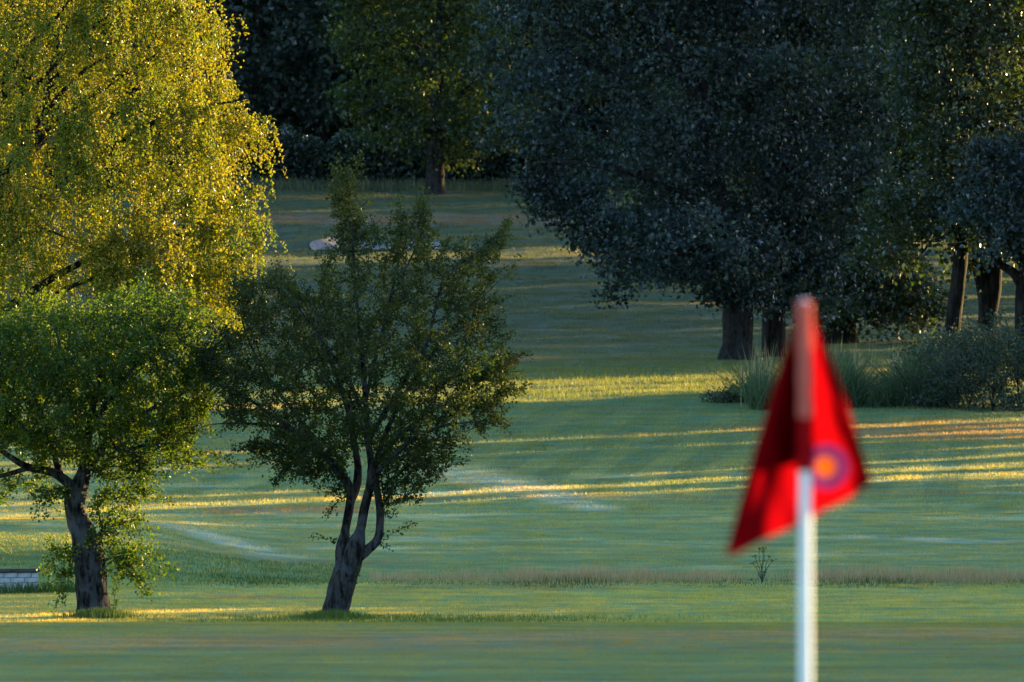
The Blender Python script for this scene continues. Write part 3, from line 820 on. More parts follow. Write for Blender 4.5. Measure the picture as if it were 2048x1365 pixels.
PB = [(1480, 470), (1530, 590), (1570, 600), (1600, 560), (1660, 600), (1700, 520), (1760, 420), (1800, 250), (1800, 0), (1760, -300), (1650, -520), (1520, -450), (1450, -200), (1440, 100)]
big_tree('poplar_tree', 'pale-barked poplar standing right beside the forked poplar trunk, behind the flag', 'tree', 1546, 214.5,
         [(1546, 725, 0, .36), (1547, 700, 0, .31), (1548, 640, 0, .30), (1550, 580, 0, .29), (1556, 480, 0, .25), (1575, 300, 0, .2), (1600, 50, 0, .13), (1610, -300, 0, .04)],
         [[(1552, 540, 0, .15), (1600, 460, -.6, .12), (1680, 380, -1, .08), (1760, 330, -1, .03)],
          [(1570, 330, 0, .13), (1640, 200, .8, .1), (1740, 80, 1, .04)]],
         PB, 1300, 42000, POPLAR_LEAF, 0.12, POP_BARK, 43, 0.8, 0.36, 0.26, skirt=[([(1500, 480), (1520, 590), (1570, 600), (1600, 580), (1640, 600), (1660, 500)], 120, -1.2)])
PCc = [(1600, 560), (1610, 640), (1640, 680), (1660, 640), (1690, 640), (1730, 620), (1780, 610), (1830, 620), (1860, 590), (1840, 540), (1800, 500), (1820, 420), (1860, 350), (1850, 200), (1780, 60), (1690, 0), (1620, 120), (1580, 330)]
big_tree('oak_tree', 'stout low-branched oak with a short thick trunk just right of the flag tip', 'tree', 1682, 226,
         [(1684, 705, 0, .62), (1684, 690, 0, .5), (1683, 660, 0, .40), (1682, 630, 0, .38), (1685, 560, 0, .32), (1700, 450, 0, .22), (1710, 300, 0, .14), (1710, 120, 0, .05)],
         [[(1684, 600, 0, .18), (1730, 570, -.6, .14), (1790, 570, -.9, .08), (1845, 590, -.9, .03)],
          [(1686, 560, 0, .16), (1650, 500, .6, .12), (1620, 450, .8, .05)],
          [(1695, 480, 0, .15), (1760, 420, .5, .1), (1830, 360, .6, .04)]],
         PCc, 1200, 38000, OAK_LEAF, 0.13, DARK_BARK, 47, 0.9, 0.36, 0.26, skirt=[([(1600, 480), (1620, 620), (1660, 660), (1740, 630), (1800, 620), (1855, 600), (1820, 530), (1780, 470)], 260, -1.2)])
PD = [(1840, 330), (1760, 380), (1740, 460), (1790, 540), (1850, 520), (1900, 460), (1935, 500), (1990, 440), (2060, 380), (2110, 150), (2100, -150), (2000, -420), (1880, -440), (1790, -200), (1780, 100)]
AL = big_tree('alder_tree', 'slim dark tree leaning right with a sunlit edge on its trunk, above the shrubs', 'tree', 1900, 199,
         [(1898, 745, 0, .26), (1900, 700, 0, .21), (1905, 650, 0, .19), (1914, 580, 0, .18), (1922, 500, 0, .165), (1928, 400, 0, .14), (1935, 200, 0, .1), (1940, -100, 0, .06), (1940, -350, 0, .02)],
         [[(1922, 480, 0, .08), (1880, 420, -.5, .06), (1810, 400, -.8, .03)], [(1930, 350, 0, .08), (1990, 260, .5, .06), (2060, 180, .6, .03)], [(1934, 220, 0, .07), (1870, 120, .6, .05), (1810, 60, .7, .02)]],
         PD, 1150, 36000, OAK_LEAF, 0.12, DARK_BARK, 53, 0.9, 0.36, 0.26)
PE = [(1930, 560), (1960, 520), (2000, 540), (2040, 500), (2120, 480), (2220, 350), (2260, 100), (2200, -250), (2060, -420), (1960, -250), (1930, 50), (1940, 300), (1900, 420)]
big_tree('alder_tree', 'dark twin-stemmed tree with a narrow fork near the right edge', 'tree', 1972, 203,
         [(1974, 745, 0, .30), (1974, 700, 0, .27), (1975, 650, 0, .25), (1972, 600, 0, .19), (1955, 530, 0, .16), (1945, 450, 0, .13), (1960, 250, 0, .09), (1980, -50, 0, .04)],
         [[(1975, 640, 0, .2), (1988, 580, 0, .18), (1992, 500, 0, .16), (2010, 350, 0, .12), (2060, 100, 0, .08), (2080, -200, 0, .03)],
          [(1992, 480, 0, .1), (2060, 420, -.5, .08), (2150, 350, -.8, .03)]],
         PE, 1150, 36000, OAK_LEAF, 0.12, DARK_BARK, 59, 0.9, 0.36, 0.26)
PF = [(1960, 470), (1935, 430), (1950, 360), (1990, 300), (2040, 280), (2200, 200), (2380, 150), (2440, 330), (2380, 480), (2250, 540), (2150, 500), (2080, 520), (2045, 470), (2000, 490)]
big_tree('alder_tree', 'low-crowned dark tree with crooked limbs cut by the right edge', 'tree', 2052, 197,
         [(2050, 760, 0, .24), (2047, 700, 0, .2), (2045, 640, 0, .19), (2046, 570, 0, .18), (2060, 510, 0, .16), (2110, 430, 0, .12), (2190, 330, 0, .08), (2260, 260, 0, .03)],
         [[(2046, 575, 0, .13), (2025, 545, -.1, .11), (1998, 530, -.2, .08), (1980, 505, -.3, .06), (1965, 450, -.4, .03)],
          [(2050, 540, 0, .12), (2030, 500, -.2, .10), (2010, 480, -.3, .07), (1990, 420, -.5, .03)],
          [(2046, 560, 0, .12), (2090, 560, -.4, .09), (2160, 500, -.6, .06), (2260, 430, -.6, .03)]],
         PF, 1000, 36000, POPLAR_LEAF, 0.11, DARK_BARK, 61, 0.9, 0.34, 0.24)
PG = [(1300, 520), (1280, 450), (1290, 300), (1340, 200), (1400, 260), (1430, 400), (1420, 500), (1370, 500), (1340, 490)]
big_tree('oak_tree', 'far tree on the fairway glimpsed under the low skirts of the poplar', 'tree', 1352, 288,
         [(1354, 560, 0, .55), (1353, 540, 0, .42), (1352, 510, 0, .36), (1353, 440, 0, .28), (1350, 330, 0, .15), (1350, 240, 0, .05)], [], PG, 420, 9000, OAK_LEAF, 0.16, DARK_BARK, 67, 0.95, 0.45, 0.3)

# ---------------------------------------------------------------- far oak, hedge and wood
PO = [(700, 230), (705, 270), (740, 275), (760, 250), (810, 260), (815, 300), (835, 320), (860, 305), (900, 325), (930, 330), (960, 290), (1000, 260), (1040, 290), (1060, 200), (1060, 0), (1000, -200), (880, -280), (760, -220), (690, -60), (690, 100)]
big_tree('oak_tree', 'far oak with a pale trunk before the hedge, yellow sunlit sprays in its crown', 'tree', 870, 399,
         [(870, 395, 0, .62), (870, 385, 0, .50), (870, 360, 0, .44), (871, 320, 0, .42), (872, 270, 0, .36), (875, 150, 0, .26), (880, 0, 0, .15), (880, -180, 0, .05)],
         [[(872, 290, 0, .2), (830, 240, -.8, .15), (770, 210, -1.4, .1), (715, 240, -1.5, .04)], [(873, 250, 0, .2), (920, 190, .8, .15), (980, 150, 1.2, .08), (1030, 170, 1.3, .04)],
          [(875, 160, 0, .18), (820, 80, 1, .12), (740, 40, 1.4, .05)], [(877, 80, 0, .15), (930, 0, -1, .1), (1000, -60, -1.2, .05)]],
         PO, 1300, 30000, SPRAY_LEAF, 0.20, POP_BARK, 71, 0.9, 0.6, 0.42, 0.9)

def far_tree(label, px, d, w, h, seed, nleaf=15000, cb=0.12, leaf=FAR_LEAF, size=0.34, name='woodland_tree', group='trees of the far wood'):
    """a woodland tree given by its crown width and height in metres"""
    rg = np.random.default_rng(seed)
    s = F / d
    y0 = 682.5 - float(H((px - 1024) / F * d, d)) * s
    up = lambda m: y0 - m * s
    poly = []
    for k in range(26):
        a = 2 * math.pi * k / 26
        rr = 1 + 0.16 * rg.normal()
        poly.append((px + math.sin(a) * w / 2 * s * rr, up(h * (cb + (1 - cb) * (0.5 - 0.5 * math.cos(a) * (0.92 + 0.08 * rr))))))
    tr = [(px, up(-.15), 0, .42), (px, up(.6), 0, .32), (px + rg.normal(0, .2) * s, up(h * .3), 0, .26), (px + rg.normal(0, .4) * s, up(h * .6), 0, .15), (px, up(h * .93), 0, .04)]
    lim = []
    for k in range(5):
        sx = (-1) ** k * rg.uniform(.25, .42) * w
        z = h * rg.uniform(.25, .6)
        lim.append([(px, up(z), 0, .13), (px + sx * .5 * s, up(z + h * .1), rg.normal(0, w * .1), .09), (px + sx * s, up(z + h * .16), rg.normal(0, w * .15), .03)])
    return big_tree(name, label, 'tree', px, d, tr, lim, poly, 700, nleaf, leaf, size, DARK_BARK, seed, 0.95, 0.7, 0.5, 0.9, group)

far_tree('wide dark tree of the far wood, partly behind the birch, left of the gap', 500, 428, 11, 17, 101, 15000)
far_tree('dark tree of the far wood rising just left of the far oak', 640, 440, 10, 19, 102, 15000, 0.22)
far_tree('tall dark tree of the far wood standing behind the far oak', 820, 446, 11, 21, 103, 15000, 0.2)
far_tree('dark tree of the far wood between the far oak and the poplar', 985, 436, 10, 19, 104, 15000, 0.16)
FW = far_tree('dark tree of the far wood seen only through the poplar crown', 1230, 445, 12, 19, 105, 13000)
for k, (px, d, sc, lab) in enumerate([(330, 436, 1.0, 'tree of the far wood behind the right half of the birch crown'), (130, 440, 1.05, 'tree of the far wood behind the middle of the birch crown'), (-60, 436, 1.0, 'tree of the far wood behind the left half of the birch crown'), (1480, 448, 1.05, 'tree of the far wood behind the forked poplar trunk'), (1700, 440, 1.0, 'tree of the far wood behind the stout oak'),
                                      (1900, 446, 1.1, 'tree of the far wood behind the leaning slim tree'), (2100, 436, 1.0, 'tree of the far wood behind the right edge trees')]):
    bb = base_of(px, d)
    copy_tree(FW, bb, 1.3 * k + 0.6, (sc, sc, sc), lab, 'trees of the far wood')

def hedge(name, label, x0, x1, d, h, w, n, mat, size, seed):
    rg = np.random.default_rng(seed)
    x = rg.uniform(x0, x1, n); t = rg.uniform(0, 1, n); dd = rg.uniform(-w / 2, w / 2, n)
    top = h * (0.9 + 0.10 * np.sin(x * 0.9) + 0.06 * np.sin(x * 2.3 + 1) + 0.05 * np.sin(x * 5.1))
    c = np.stack([x, d + dd, H(x, d + dd) + top * t ** 0.85], 1)
    b0 = np.array([(x0 + x1) / 2, d, float(H((x0 + x1) / 2, d))])
    o = thing(name, label, 'hedge', b0)
    nt = int((x1 - x0) * 2.2)
    chains = []
    for k in range(nt):
        xx = rg.uniform(x0, x1); yy_ = d + rg.uniform(-w / 3, w / 3); z0 = float(H(xx, yy_))
        m = 5; f = np.linspace(0, 1, m)
        chains.append((np.stack([xx + np.cumsum(rg.normal(0, .12, m)), yy_ + np.cumsum(rg.normal(0, .1, m)), z0 - .1 + f * h * .9], 1) - b0, np.linspace(.06, .012, m)))
    v, q = tubes(chains, lambda r: 5)
    obj('stems', mk_mesh('stems', v, quads=q, smooth=True), DARK_BARK, o)['kind'] = 'stuff'
    leaves('foliage', c - b0, rg.normal(0, 1, (n, 3)), rg.uniform(.8, 1.2, n) * size, rg.uniform(.6, .9, n) * size, rg, mat, o)
    return o

hedge('hedge', 'long dense black-green hedge along the foot of the far wood', -30, 4.5, 412, 3.0, 2.6, 36000, FAR_LEAF, 0.28, 201)
hedge('hedge', 'dark thicket behind the trunks on the right, under the far wood', 4.7, 40, 416, 3.4, 3.0, 26000, FAR_LEAF, 0.22, 203)

# ---------------------------------------------------------------- sand bunker
SAND = plain_mat('bunker_sand', (0.17, 0.150, 0.145), 0.95, 0.25, 1.6, 0.5)
rr_, aa_ = np.meshgrid(np.linspace(0, 0.94, 16), np.linspace(0, 2 * np.pi, 64, endpoint=False), indexing='ij')
wob = 1 + 0.05 * np.sin(3 * aa_ + 1) + 0.03 * np.sin(7 * aa_)
sx = BUNK[0] + BRX * rr_ * wob * np.cos(aa_); sd = BUNK[1] + BRY * rr_ * wob * np.sin(aa_)
V = np.stack([sx.ravel(), sd.ravel(), (H(sx, sd) + 0.05).ravel()], 1)
i = np.arange(15)[:, None] * 64; j = np.arange(64)[None, :]; j2 = (j + 1) % 64
tag(obj('bunker_sand', mk_mesh('bunker_sand', V, quads=np.stack([i + j, i + 64 + j, i + 64 + j2, i + j2], -1).reshape(-1, 4), smooth=True), SAND), kind='structure')

# ---------------------------------------------------------------- long grass, reeds, weeds
def grass_mat(name, lo, hi, trans=(1.4, 1.3, 0.6), tf=0.4):
    m, t, out = new_mat(name)
    r = t.n('ShaderNodeAttribute', attribute_name='rnd').outputs['Fac']
    c = t.mix(r, lo, hi)
    d = t.n('ShaderNodeBsdfDiffuse', {'Color': c})
    tr = t.n('ShaderNodeBsdfTranslucent', {'Color': t.mix(1.0, c, (*trans, 1.0), 'MULTIPLY')})
    mx = t.n('ShaderNodeMixShader', {0: tf, 1: d.outputs[0], 2: tr.outputs[0]})
    g = t.n('ShaderNodeBsdfGlossy', {'Color': (1, 1, 1, 1), 'Roughness': 0.4})
    m2 = t.n('ShaderNodeMixShader', {0: 0.012, 1: mx.outputs[0], 2: g.outputs[0]})
    t.t.links.new(m2.outputs[0], out.inputs[0])
    return m
TAN = grass_mat('seeding_grass', (0.22, 0.165, 0.10), (0.44, 0.33, 0.23))
ROUGH = grass_mat('rough_green_grass', (0.020, 0.056, 0.016), (0.055, 0.100, 0.026))
TUFT = grass_mat('tuft_grass', (0.045, 0.100, 0.025), (0.100, 0.145, 0.035))
REED = grass_mat('reed_leaf', (0.024, 0.055, 0.032), (0.085, 0.120, 0.065))
STRAW = grass_mat('dead_reed', (0.20, 0.165, 0.10), (0.34, 0.27, 0.17))

def patch_grass(name, label, x, d, length, width, mat, lean=0.3, segs=2, seed=5, sink=0.01, curl=0.3):
    rg = np.random.default_rng(seed)
    p = np.stack([x, d, H(x, d) - sink], 1)
    o = obj(name, blades_mesh(name, p, length, width, lean, segs, rg, curl=curl), mat)
    return tag(o, label, 'grass', kind='stuff')

rg = np.random.default_rng(77)
n = 22000                                                     # the tan strip on the low bank
x = rg.uniform(-2.0, 10.0, n); d = 119.9 + rg.normal(0, 0.55, n)
dens = 0.6 + 0.4 * sstep(np.sin(x * 1.3 + 0.4) + 0.6 * np.sin(x * 3.1) + 0.4 * np.sin(x * 7.7), -0.7, 0.6)
gap = (x > 3.25) & (x < 3.95)
k = (rg.random(n) < dens) & ~(gap & (rg.random(n) < 0.75))
x, d, dn = x[k], d[k], dens[k]
patch_grass('seeding_grass', 'strip of tan seeding grass along the low bank across the middle', x, d, rg.uniform(0.08, 0.25, len(x)) * (0.25 + 0.65 * dn) * (0.92 + 0.22 * np.sin(x * 5.3 + 2 * np.sin(x * 1.9))), rg.uniform(0.003, 0.006, len(x)), TAN, 0.22, 2, 6)
n = 12000
x = rg.uniform(-5.2, 10.0, n); d = rg.uniform(117.4, 119.9, n)
hh = (0.35 + 0.65 * sstep(d, 117.4, 119.2)) * (0.6 + 0.4 * np.sin(x * 2.2) * np.sin(x * 0.7 + 1)) * np.where(x < -1.2, 0.8, 1.0)
patch_grass('rough_grass', 'dark green rough grass at the foot of the tan strip', x, d, rg.uniform(0.05, 0.13, n) * np.clip(hh, 0.2, 1.3), rg.uniform(0.005, 0.010, n), ROUGH, 0.4, 2, 7)
n = 9000
x = rg.uniform(-7.6, -2.2, n); d = rg.uniform(118.5, 123.5, n)
patch_grass('bank_grass', 'longer green grass on the bank right of the white wall', x, d, rg.uniform(0.03, 0.08, n), rg.uniform(0.005, 0.010, n), TUFT, 0.4, 2, 8)
n = 5200
x = np.clip(rg.normal(-1.4, 1.5, n), -6, 3.5); d = rg.uniform(102.6, 105.6, n)
patch_grass('fringe_grass', 'fringe of longer grass along the crest beside the middle hawthorn', x, d, rg.uniform(0.035, 0.085, n), rg.uniform(0.005, 0.009, n), TUFT, 0.35, 2, 9)
for px, dd, w, nn, lab, sd_ in ((200, 105.2, 0.46, 1500, 'tuft of long grass round the foot of the left hawthorn', 12), (664, 104.6, 0.46, 1500, 'tuft of long grass round the foot of the middle hawthorn', 13)):
    bx = (px - 1024) / F * dd
    x = bx + np.clip(rg.normal(0, 0.5, nn), -1.25, 1.25) * w; d = dd + rg.normal(0, 0.22, nn)
    patch_grass('grass_tuft', lab, x, d, rg.uniform(0.06, 0.17, nn) * (1 - 0.45 * np.abs(x - bx) / (1.25 * w)), rg.uniform(0.005, 0.010, nn), TUFT, 0.35, 3, sd_)
n = 900
x = rg.uniform(-7.0, -5.9, n); d = 115.2 + rg.normal(0, 0.22, n) + (x + 7.0) * 1.0
patch_grass('wall_foot_grass', 'long dark grass growing against the end of the white wall', x, d, rg.uniform(0.08, 0.20, n), rg.uniform(0.006, 0.010, n), ROUGH, 0.35, 3, 14)

n = 11000
x = rg.uniform(-2.5, 7.5, n); d = rg.uniform(187, 207, n)
keep = rg.random(n) < 0.35 + 0.65 * sstep(np.sin(x * 1.1 + d * 0.4) + np.sin(d * 0.9 - x * 0.3), -0.6, 0.8)
x, d = x[keep], d[keep]
patch_grass('rough_patch', 'uneven rough grass on the slope left of the poplar trunks, catching the sun', x, d, rg.uniform(0.05, 0.16, len(x)), rg.uniform(0.010, 0.018, len(x)), grass_mat('sunny_rough', (0.050, 0.095, 0.035), (0.110, 0.130, 0.040), (2.6, 1.9, 0.4), 0.5), 0.4, 2, 21)
xr, dr, _ = ground_at(1680, 822, 120, 300)
n = 8500
u = rg.uniform(0, 1, n)
px_ = 1505 + u * 390
d = dr + 1.0 + rg.gamma(1.5, 1.8, n)
x = (px_ - 1024) / F * d + rg.normal(0, 0.05, n)
patch_grass('reed_bed', 'bed of arching dark green reeds on the pond edge behind the flag', x, d, rg.uniform(0.45, 1.35, n) * (0.75 + 0.35 * np.sin(px_ * 0.035)), rg.uniform(0.014, 0.030, n), REED, 0.55, 4, 15, 0.03, 0.7)
n = 240
px_ = rg.choice([1520, 1545, 1575, 1665, 1700, 1740, 1800], n) + rg.normal(0, 14, n)
d = dr + 2.0 + rg.uniform(0, 4, n); x = (px_ - 1024) / F * d
patch_grass('dead_reeds', 'pale dead reed stalks standing up out of the green reeds', x, d, rg.uniform(0.8, 1.55, n), rg.uniform(0.010, 0.020, n), STRAW, 0.16, 3, 16, 0.03)

def bush(name, label, px, py, blobs, nl, mat, size, seed, stems=14, cat='shrub'):
    """blobs: (dx, dy, dz, rx, rz) in metres from the foot"""
    x0, d0, z0 = ground_at(px, py, 120, 460)
    b0 = np.array([x0, d0, z0])
    rg = np.random.default_rng(seed)
    o = thing(name, label, cat, b0)
    B = np.array(blobs)
    chains = []
    for k in range(stems):
        q = B[k % len(B)]
        e = np.array([q[0] + rg.normal(0, q[3] * .5), q[1] + rg.normal(0, q[3] * .5), q[2] + rg.uniform(0, q[4])])
        f = np.linspace(0, 1, 6)[:, None]
        s0 = np.array([rg.normal(0, .25) + e[0] * .5, rg.normal(0, .2), -.05])
        chains.append((s0 + (e - s0) * f + rg.normal(0, .03, (6, 3)) * f, np.linspace(.022, .004, 6)))
    v, q = tubes(chains, lambda r: 5)
    obj('stems', mk_mesh('stems', v, quads=q, smooth=True), DARK_BARK, o)
    w = B[:, 3] ** 2 * B[:, 4]; ki = rg.choice(len(B), nl, p=w / w.sum())
    u = rg.normal(0, 1, (nl, 3)); u /= np.linalg.norm(u, axis=1)[:, None]; u *= (rg.random(nl) ** 0.4)[:, None] * (1 + 0.18 * np.sin(u[:, :1] * 9 + u[:, 2:] * 7))
    c = B[ki, :3] + u * B[ki][:, [3, 3, 4]]
    c[:, 2] = np.maximum(c[:, 2], 0.02)
    # gather into sprays
    cen = c[rg.integers(0, nl, nl // 22)]
    kc = rg.integers(0, len(cen), nl)
    near = rg.random(nl) < 0.72
    c = np.where(near[:, None], cen[kc] + rg.normal(0, .075, c.shape), c)
    c[:, 2] = np.maximum(c[:, 2], 0.01)
    leaves('foliage', c, rg.normal(0, 1, (nl, 3)) + u, rg.uniform(.7, 1.3, nl) * size, rg.uniform(.5, .8, nl) * size, rg, mat, o)
    return o
bush('shrub', 'rounded grey-green shrub in bramble at the right end of the reeds', 1930, 818, [(-.2, 0, .9, 1.0, .85), (-.9, .4, .75, .7, .6), (.5, .5, 1.1, .9, .9), (-.2, -.3, .45, 1.0, .45), (-.7, -.4, .15, .8, .25), (.5, -.5, .15, .8, .25)], 9000, SHRUB_LEAF, 0.062, 301)
bush('shrub', 'taller dark shrub against the right edge below the trees', 2040, 822, [(0, 0, .8, 1.0, .8), (.6, .4, 1.2, 1.0, .9), (-.5, .6, 1.15, .7, .8), (1.3, 0, .7, .8, .7), (-.3, -.5, .15, .9, .25), (.8, -.5, .15, .9, .25)], 9000, SHRUB_LEAF, 0.062, 302)
bush('shrub', 'dark low bramble on the slope beyond the reeds, below the slim tree', 1905, 770, [(0, 0, .7, .9, .6), (.9, .3, .8, .8, .6), (-.5, 0, .5, .7, .4)], 7000, SHRUB_LEAF, 0.07, 303)
bush('shrub', 'small low dark shrub at the left end of the reeds', 1475, 806, [(0, 0, .2, .45, .2), (.5, .1, .3, .4, .3), (-.4, 0, .12, .4, .12)], 2600, SHRUB_LEAF, 0.055, 304)
bush('shrub', 'dark spreading ground shrub round the foot of the far fairway tree', 1335, 566, [(0, 0, .12, 1.2, .2), (.9, 0, .2, .8, .3), (-1.0, 0, .1, .8, .12)], 2600, OAK_LEAF, 0.10, 305)
EDGE = 409.5
n = 5200
x = rg.uniform(-15, 3, n); d = EDGE - 0.5 + rg.normal(0, 0.8, n)
patch_grass('hedge_foot_grass', 'tall unmown grass along the foot of the far hedge', x, d, rg.uniform(0.2, 0.75, n), rg.uniform(0.02, 0.04, n), grass_mat('tall_meadow_grass', (0.05, 0.075, 0.045), (0.13, 0.13, 0.085)), 0.3, 2, 17)

# a dark umbel-headed weed on the bank
x0, d0 = (1524 - 1024) / F * 119.2, 119.2
z0 = float(H(x0, d0))
weed = thing('weed', 'dark branching umbel weed standing alone in the gap of the tan grass strip', 'weed', (x0, d0, z0))
chains, heads = [], []
for (tx, tz, dy) in ((-.09, .36, 0), (-.045, .46, .02), (.01, .44, -.02), (.035, .47, .01), (.10, .36, .02), (.13, .30, -.02), (-.12, .27, .01)):
    f = np.linspace(0, 1, 7)
    c0 = np.stack([tx * f ** 1.4 + .01 * np.sin(f * 9 + tx * 40), dy * f, tz * f - .01], 1)
    chains.append((c0, np.linspace(.006, .003, 7)))
    for _ in range(6):
        e = c0[-1] + np.array([rg.normal(0, .02), rg.normal(0, .02), rg.uniform(0, .03)])
        chains.append((np.stack([c0[-1], e]), np.array([.002, .0015]))); heads.append(e)
    for _ in range(5):
        heads.append(c0[rg.integers(2, 6)] + rg.normal(0, .012, 3))
v, q = tubes(chains, lambda r: 4)
obj('stem', mk_mesh('stem', v, quads=q), plain_mat('weed_stem', (0.03, 0.035, 0.018), 0.8), weed)
hd_ = np.array(heads); hd_ = np.repeat(hd_, 4, 0) + rg.normal(0, .006, (len(hd_) * 4, 3))
leaves('seed_heads', hd_, rg.normal(0, 1, hd_.shape), np.full(len(hd_), .016), np.full(len(hd_), .012), rg, HAW_LEAF, weed)['kind'] = 'stuff'

# marker stakes
def stake(name, label, px, py, h, r, mat):
    x0, d0, z0 = ground_at(px, py, 120, 300)
    o = thing(name, label, 'stake', (x0, d0, z0))
    v, q = tubes([(np.array([[0, 0, -.1], [0.005, 0, h * .5], [0.012, 0, h - .02], [0.012, 0, h]]), np.array([r, r, r, r * .55]))], lambda r: 8)
    obj('post', mk_mesh('post', v, quads=q), mat, o)
    v, q = tubes([(np.array([[0.012, 0, h], [0.012, 0, h + .012], [0.012, 0, h + .02]]), np.array([r * .55, r * .5, .001]))], lambda r: 8)
    obj('cap', mk_mesh('cap', v, quads=q), mat, o)
    return o
stake('marker_stake', 'dark red hazard stake in the low shrub at the left end of the reeds', 1484, 792, 0.55, 0.022, plain_mat('red_paint', (0.22, 0.03, 0.025), 0.5))
stake('marker_stake', 'small pale stake in the sunlit grass behind the reeds', 1786, 752, 0.42, 0.03, plain_mat('faded_paint', (0.5, 0.36, 0.30), 0.6))

# ---------------------------------------------------------------- white brick wall at the left edge
BRICK = plain_mat('white_brick', (0.36, 0.37, 0.42), 0.85, 0.22, 5.0, 0.5)
MORTAR = plain_mat('mortar', (0.20, 0.19, 0.18), 0.95)
COPING = plain_mat('dark_coping', (0.055, 0.050, 0.050), 0.9, 0.2, 6.0, 0.4)
wx0, wd0 = (74 - 1024) / F * 116.6, 116.6
arc = []
for k in range(400):
    s_ = k * 0.012
    th = math.radians(24 + 7.5 * s_)
    if arc: arc.append((arc[-1][0] - math.cos(th) * 0.012, arc[-1][1] - math.sin(th) * 0.012, th))
    else: arc.append((wx0, wd0, th))
arc = np.array(arc)
wz0 = float(H(arc[60, 0], arc[60, 1])) - 0.03
wall = thing('brick_wall', 'low curved white-painted brick wall with dark coping at the lower left edge', 'wall', (wx0, wd0, wz0))
def arc_at(s_):
    i = min(len(arc) - 1, max(0, s_ / 0.012)); i0 = int(i); i1 = min(i0 + 1, len(arc) - 1); f = i - i0
    return arc[i0] * (1 - f) + arc[i1] * f
def block(L, T_, Hh, bev, seed, wall_r):
    rg = np.random.default_rng(seed)
    xs_ = [-L / 2, -L / 2 + bev, L / 2 - bev, L / 2]
    v = []
    for (sx_, sy_, sz_) in ((0, 1, 1), (1, 0, 1), (1, 1, 0)):
        for a_ in (-1, 1):
            for b_ in (-1, 1):
                for c_ in (-1, 1):
                    v.append((a_ * (L / 2 - bev * sx_), b_ * (T_ / 2 - bev * sy_), c_ * (Hh / 2 - bev * sz_)))
    import bmesh
    bm = bmesh.new()
    for q in v: bm.verts.new(np.array(q) + rg.normal(0, bev * wall_r, 3))
    bmesh.ops.convex_hull(bm, input=bm.verts)
    me = bpy.data.meshes.new('block'); bm.to_mesh(me); bm.free()
    return me
brick_me = [block(0.196, 0.10, 0.064, 0.005, k, .35) for k in range(5)]
for m_ in brick_me: m_.materials.append(BRICK)
for row in range(4):
    s_ = 0.10 if row % 2 == 0 else 0.205
    while s_ < 4.5:
        p = arc_at(s_)
        o = obj('brick', brick_me[rg.integers(5)], None, wall)
        o.location = (p[0] - wx0 + rg.normal(0, .0015), p[1] - wd0 + rg.normal(0, .002), 0.034 + row * 0.072)
        o.rotation_euler = (0, 0, p[2] + rg.normal(0, .006))
        s_ += 0.206
half = block(0.092, 0.10, 0.064, 0.005, 9, .35); half.materials.append(BRICK)
for row in (1, 3):
    p = arc_at(0.048); o = obj('brick', half, None, wall, (p[0] - wx0, p[1] - wd0, 0.034 + row * 0.072)); o.rotation_euler = (0, 0, p[2])
cv, cq = [], []
for k in range(0, 376, 8):
    p = arc[min(k + 1, 399)]; nx_, ny_ = -math.sin(p[2]) * .042, math.cos(p[2]) * .042
    for z in (0.0, 0.287):
        cv += [(p[0] - nx_ - wx0, p[1] - ny_ - wd0, z), (p[0] + nx_ - wx0, p[1] + ny_ - wd0, z)]
m_ = len(cv) // 4
for k in range(m_ - 1):
    a_ = k * 4; b_ = a_ + 4
    cq += [(a_, b_, b_ + 2, a_ + 2), (a_ + 1, a_ + 3, b_ + 3, b_ + 1), (a_ + 2, b_ + 2, b_ + 3, a_ + 3), (a_, a_ + 1, b_ + 1, b_)]
cq += [(0, 2, 3, 1)]
obj('mortar', mk_mesh('mortar', np.array(cv), quads=cq), MORTAR, wall)
cop = [block(0.44, 0.17, 0.05, 0.007, 20 + k, .3) for k in range(3)]
for m2_ in cop: m2_.materials.append(COPING)
s_ = 0.20
while s_ < 4.5:
    p = arc_at(s_)
    o = obj('coping_slab', cop[rg.integers(3)], None, wall, (p[0] - wx0, p[1] - wd0, 0.3145)); o.rotation_euler = (0, rg.normal(0, .004), p[2])
    s_ += 0.447

# ---------------------------------------------------------------- flagstick
DF = 12.2
fx = (1617 - 1024) / F * DF
fz = float(H(fx, DF))
flagstick = thing('flagstick', 'white golf flagstick with a limp red flag, out of focus in front', 'flagstick', (fx, DF, fz))
def fl(px, py, dy=0.0):
    p = at(px, py, DF); return np.array([p[0] - fx, dy, p[2] - fz])
WHITE = plain_mat('white_fibreglass', (0.72, 0.74, 0.80), 0.35, 0.03, 30.0, 0.02)
top = fl(1609, 598); 
def pole_pt(py):
    z = fl(1609, py)[2]; return np.array([top[0] * z / top[2], 0, z])
pv, pq = tubes([(np.array([[0, 0, -.05], [0, 0, .02], pole_pt(1365), pole_pt(1000), pole_pt(640), pole_pt(606), pole_pt(601), pole_pt(599)]), np.array([.0090, .0090, .0090, .0090, .0090, .0090, .0065, .001]))], lambda r: 24)
obj('pole', mk_mesh('pole', pv, quads=pq, smooth=True), WHITE, flagstick)
cvv, cqq = tubes([(np.array([[0, 0, -.06], [0, 0, .004]]), np.array([.054, .054]))], lambda r: 28)
obj('hole_cup', mk_mesh('hole_cup', cvv, quads=cqq), WHITE, flagstick)

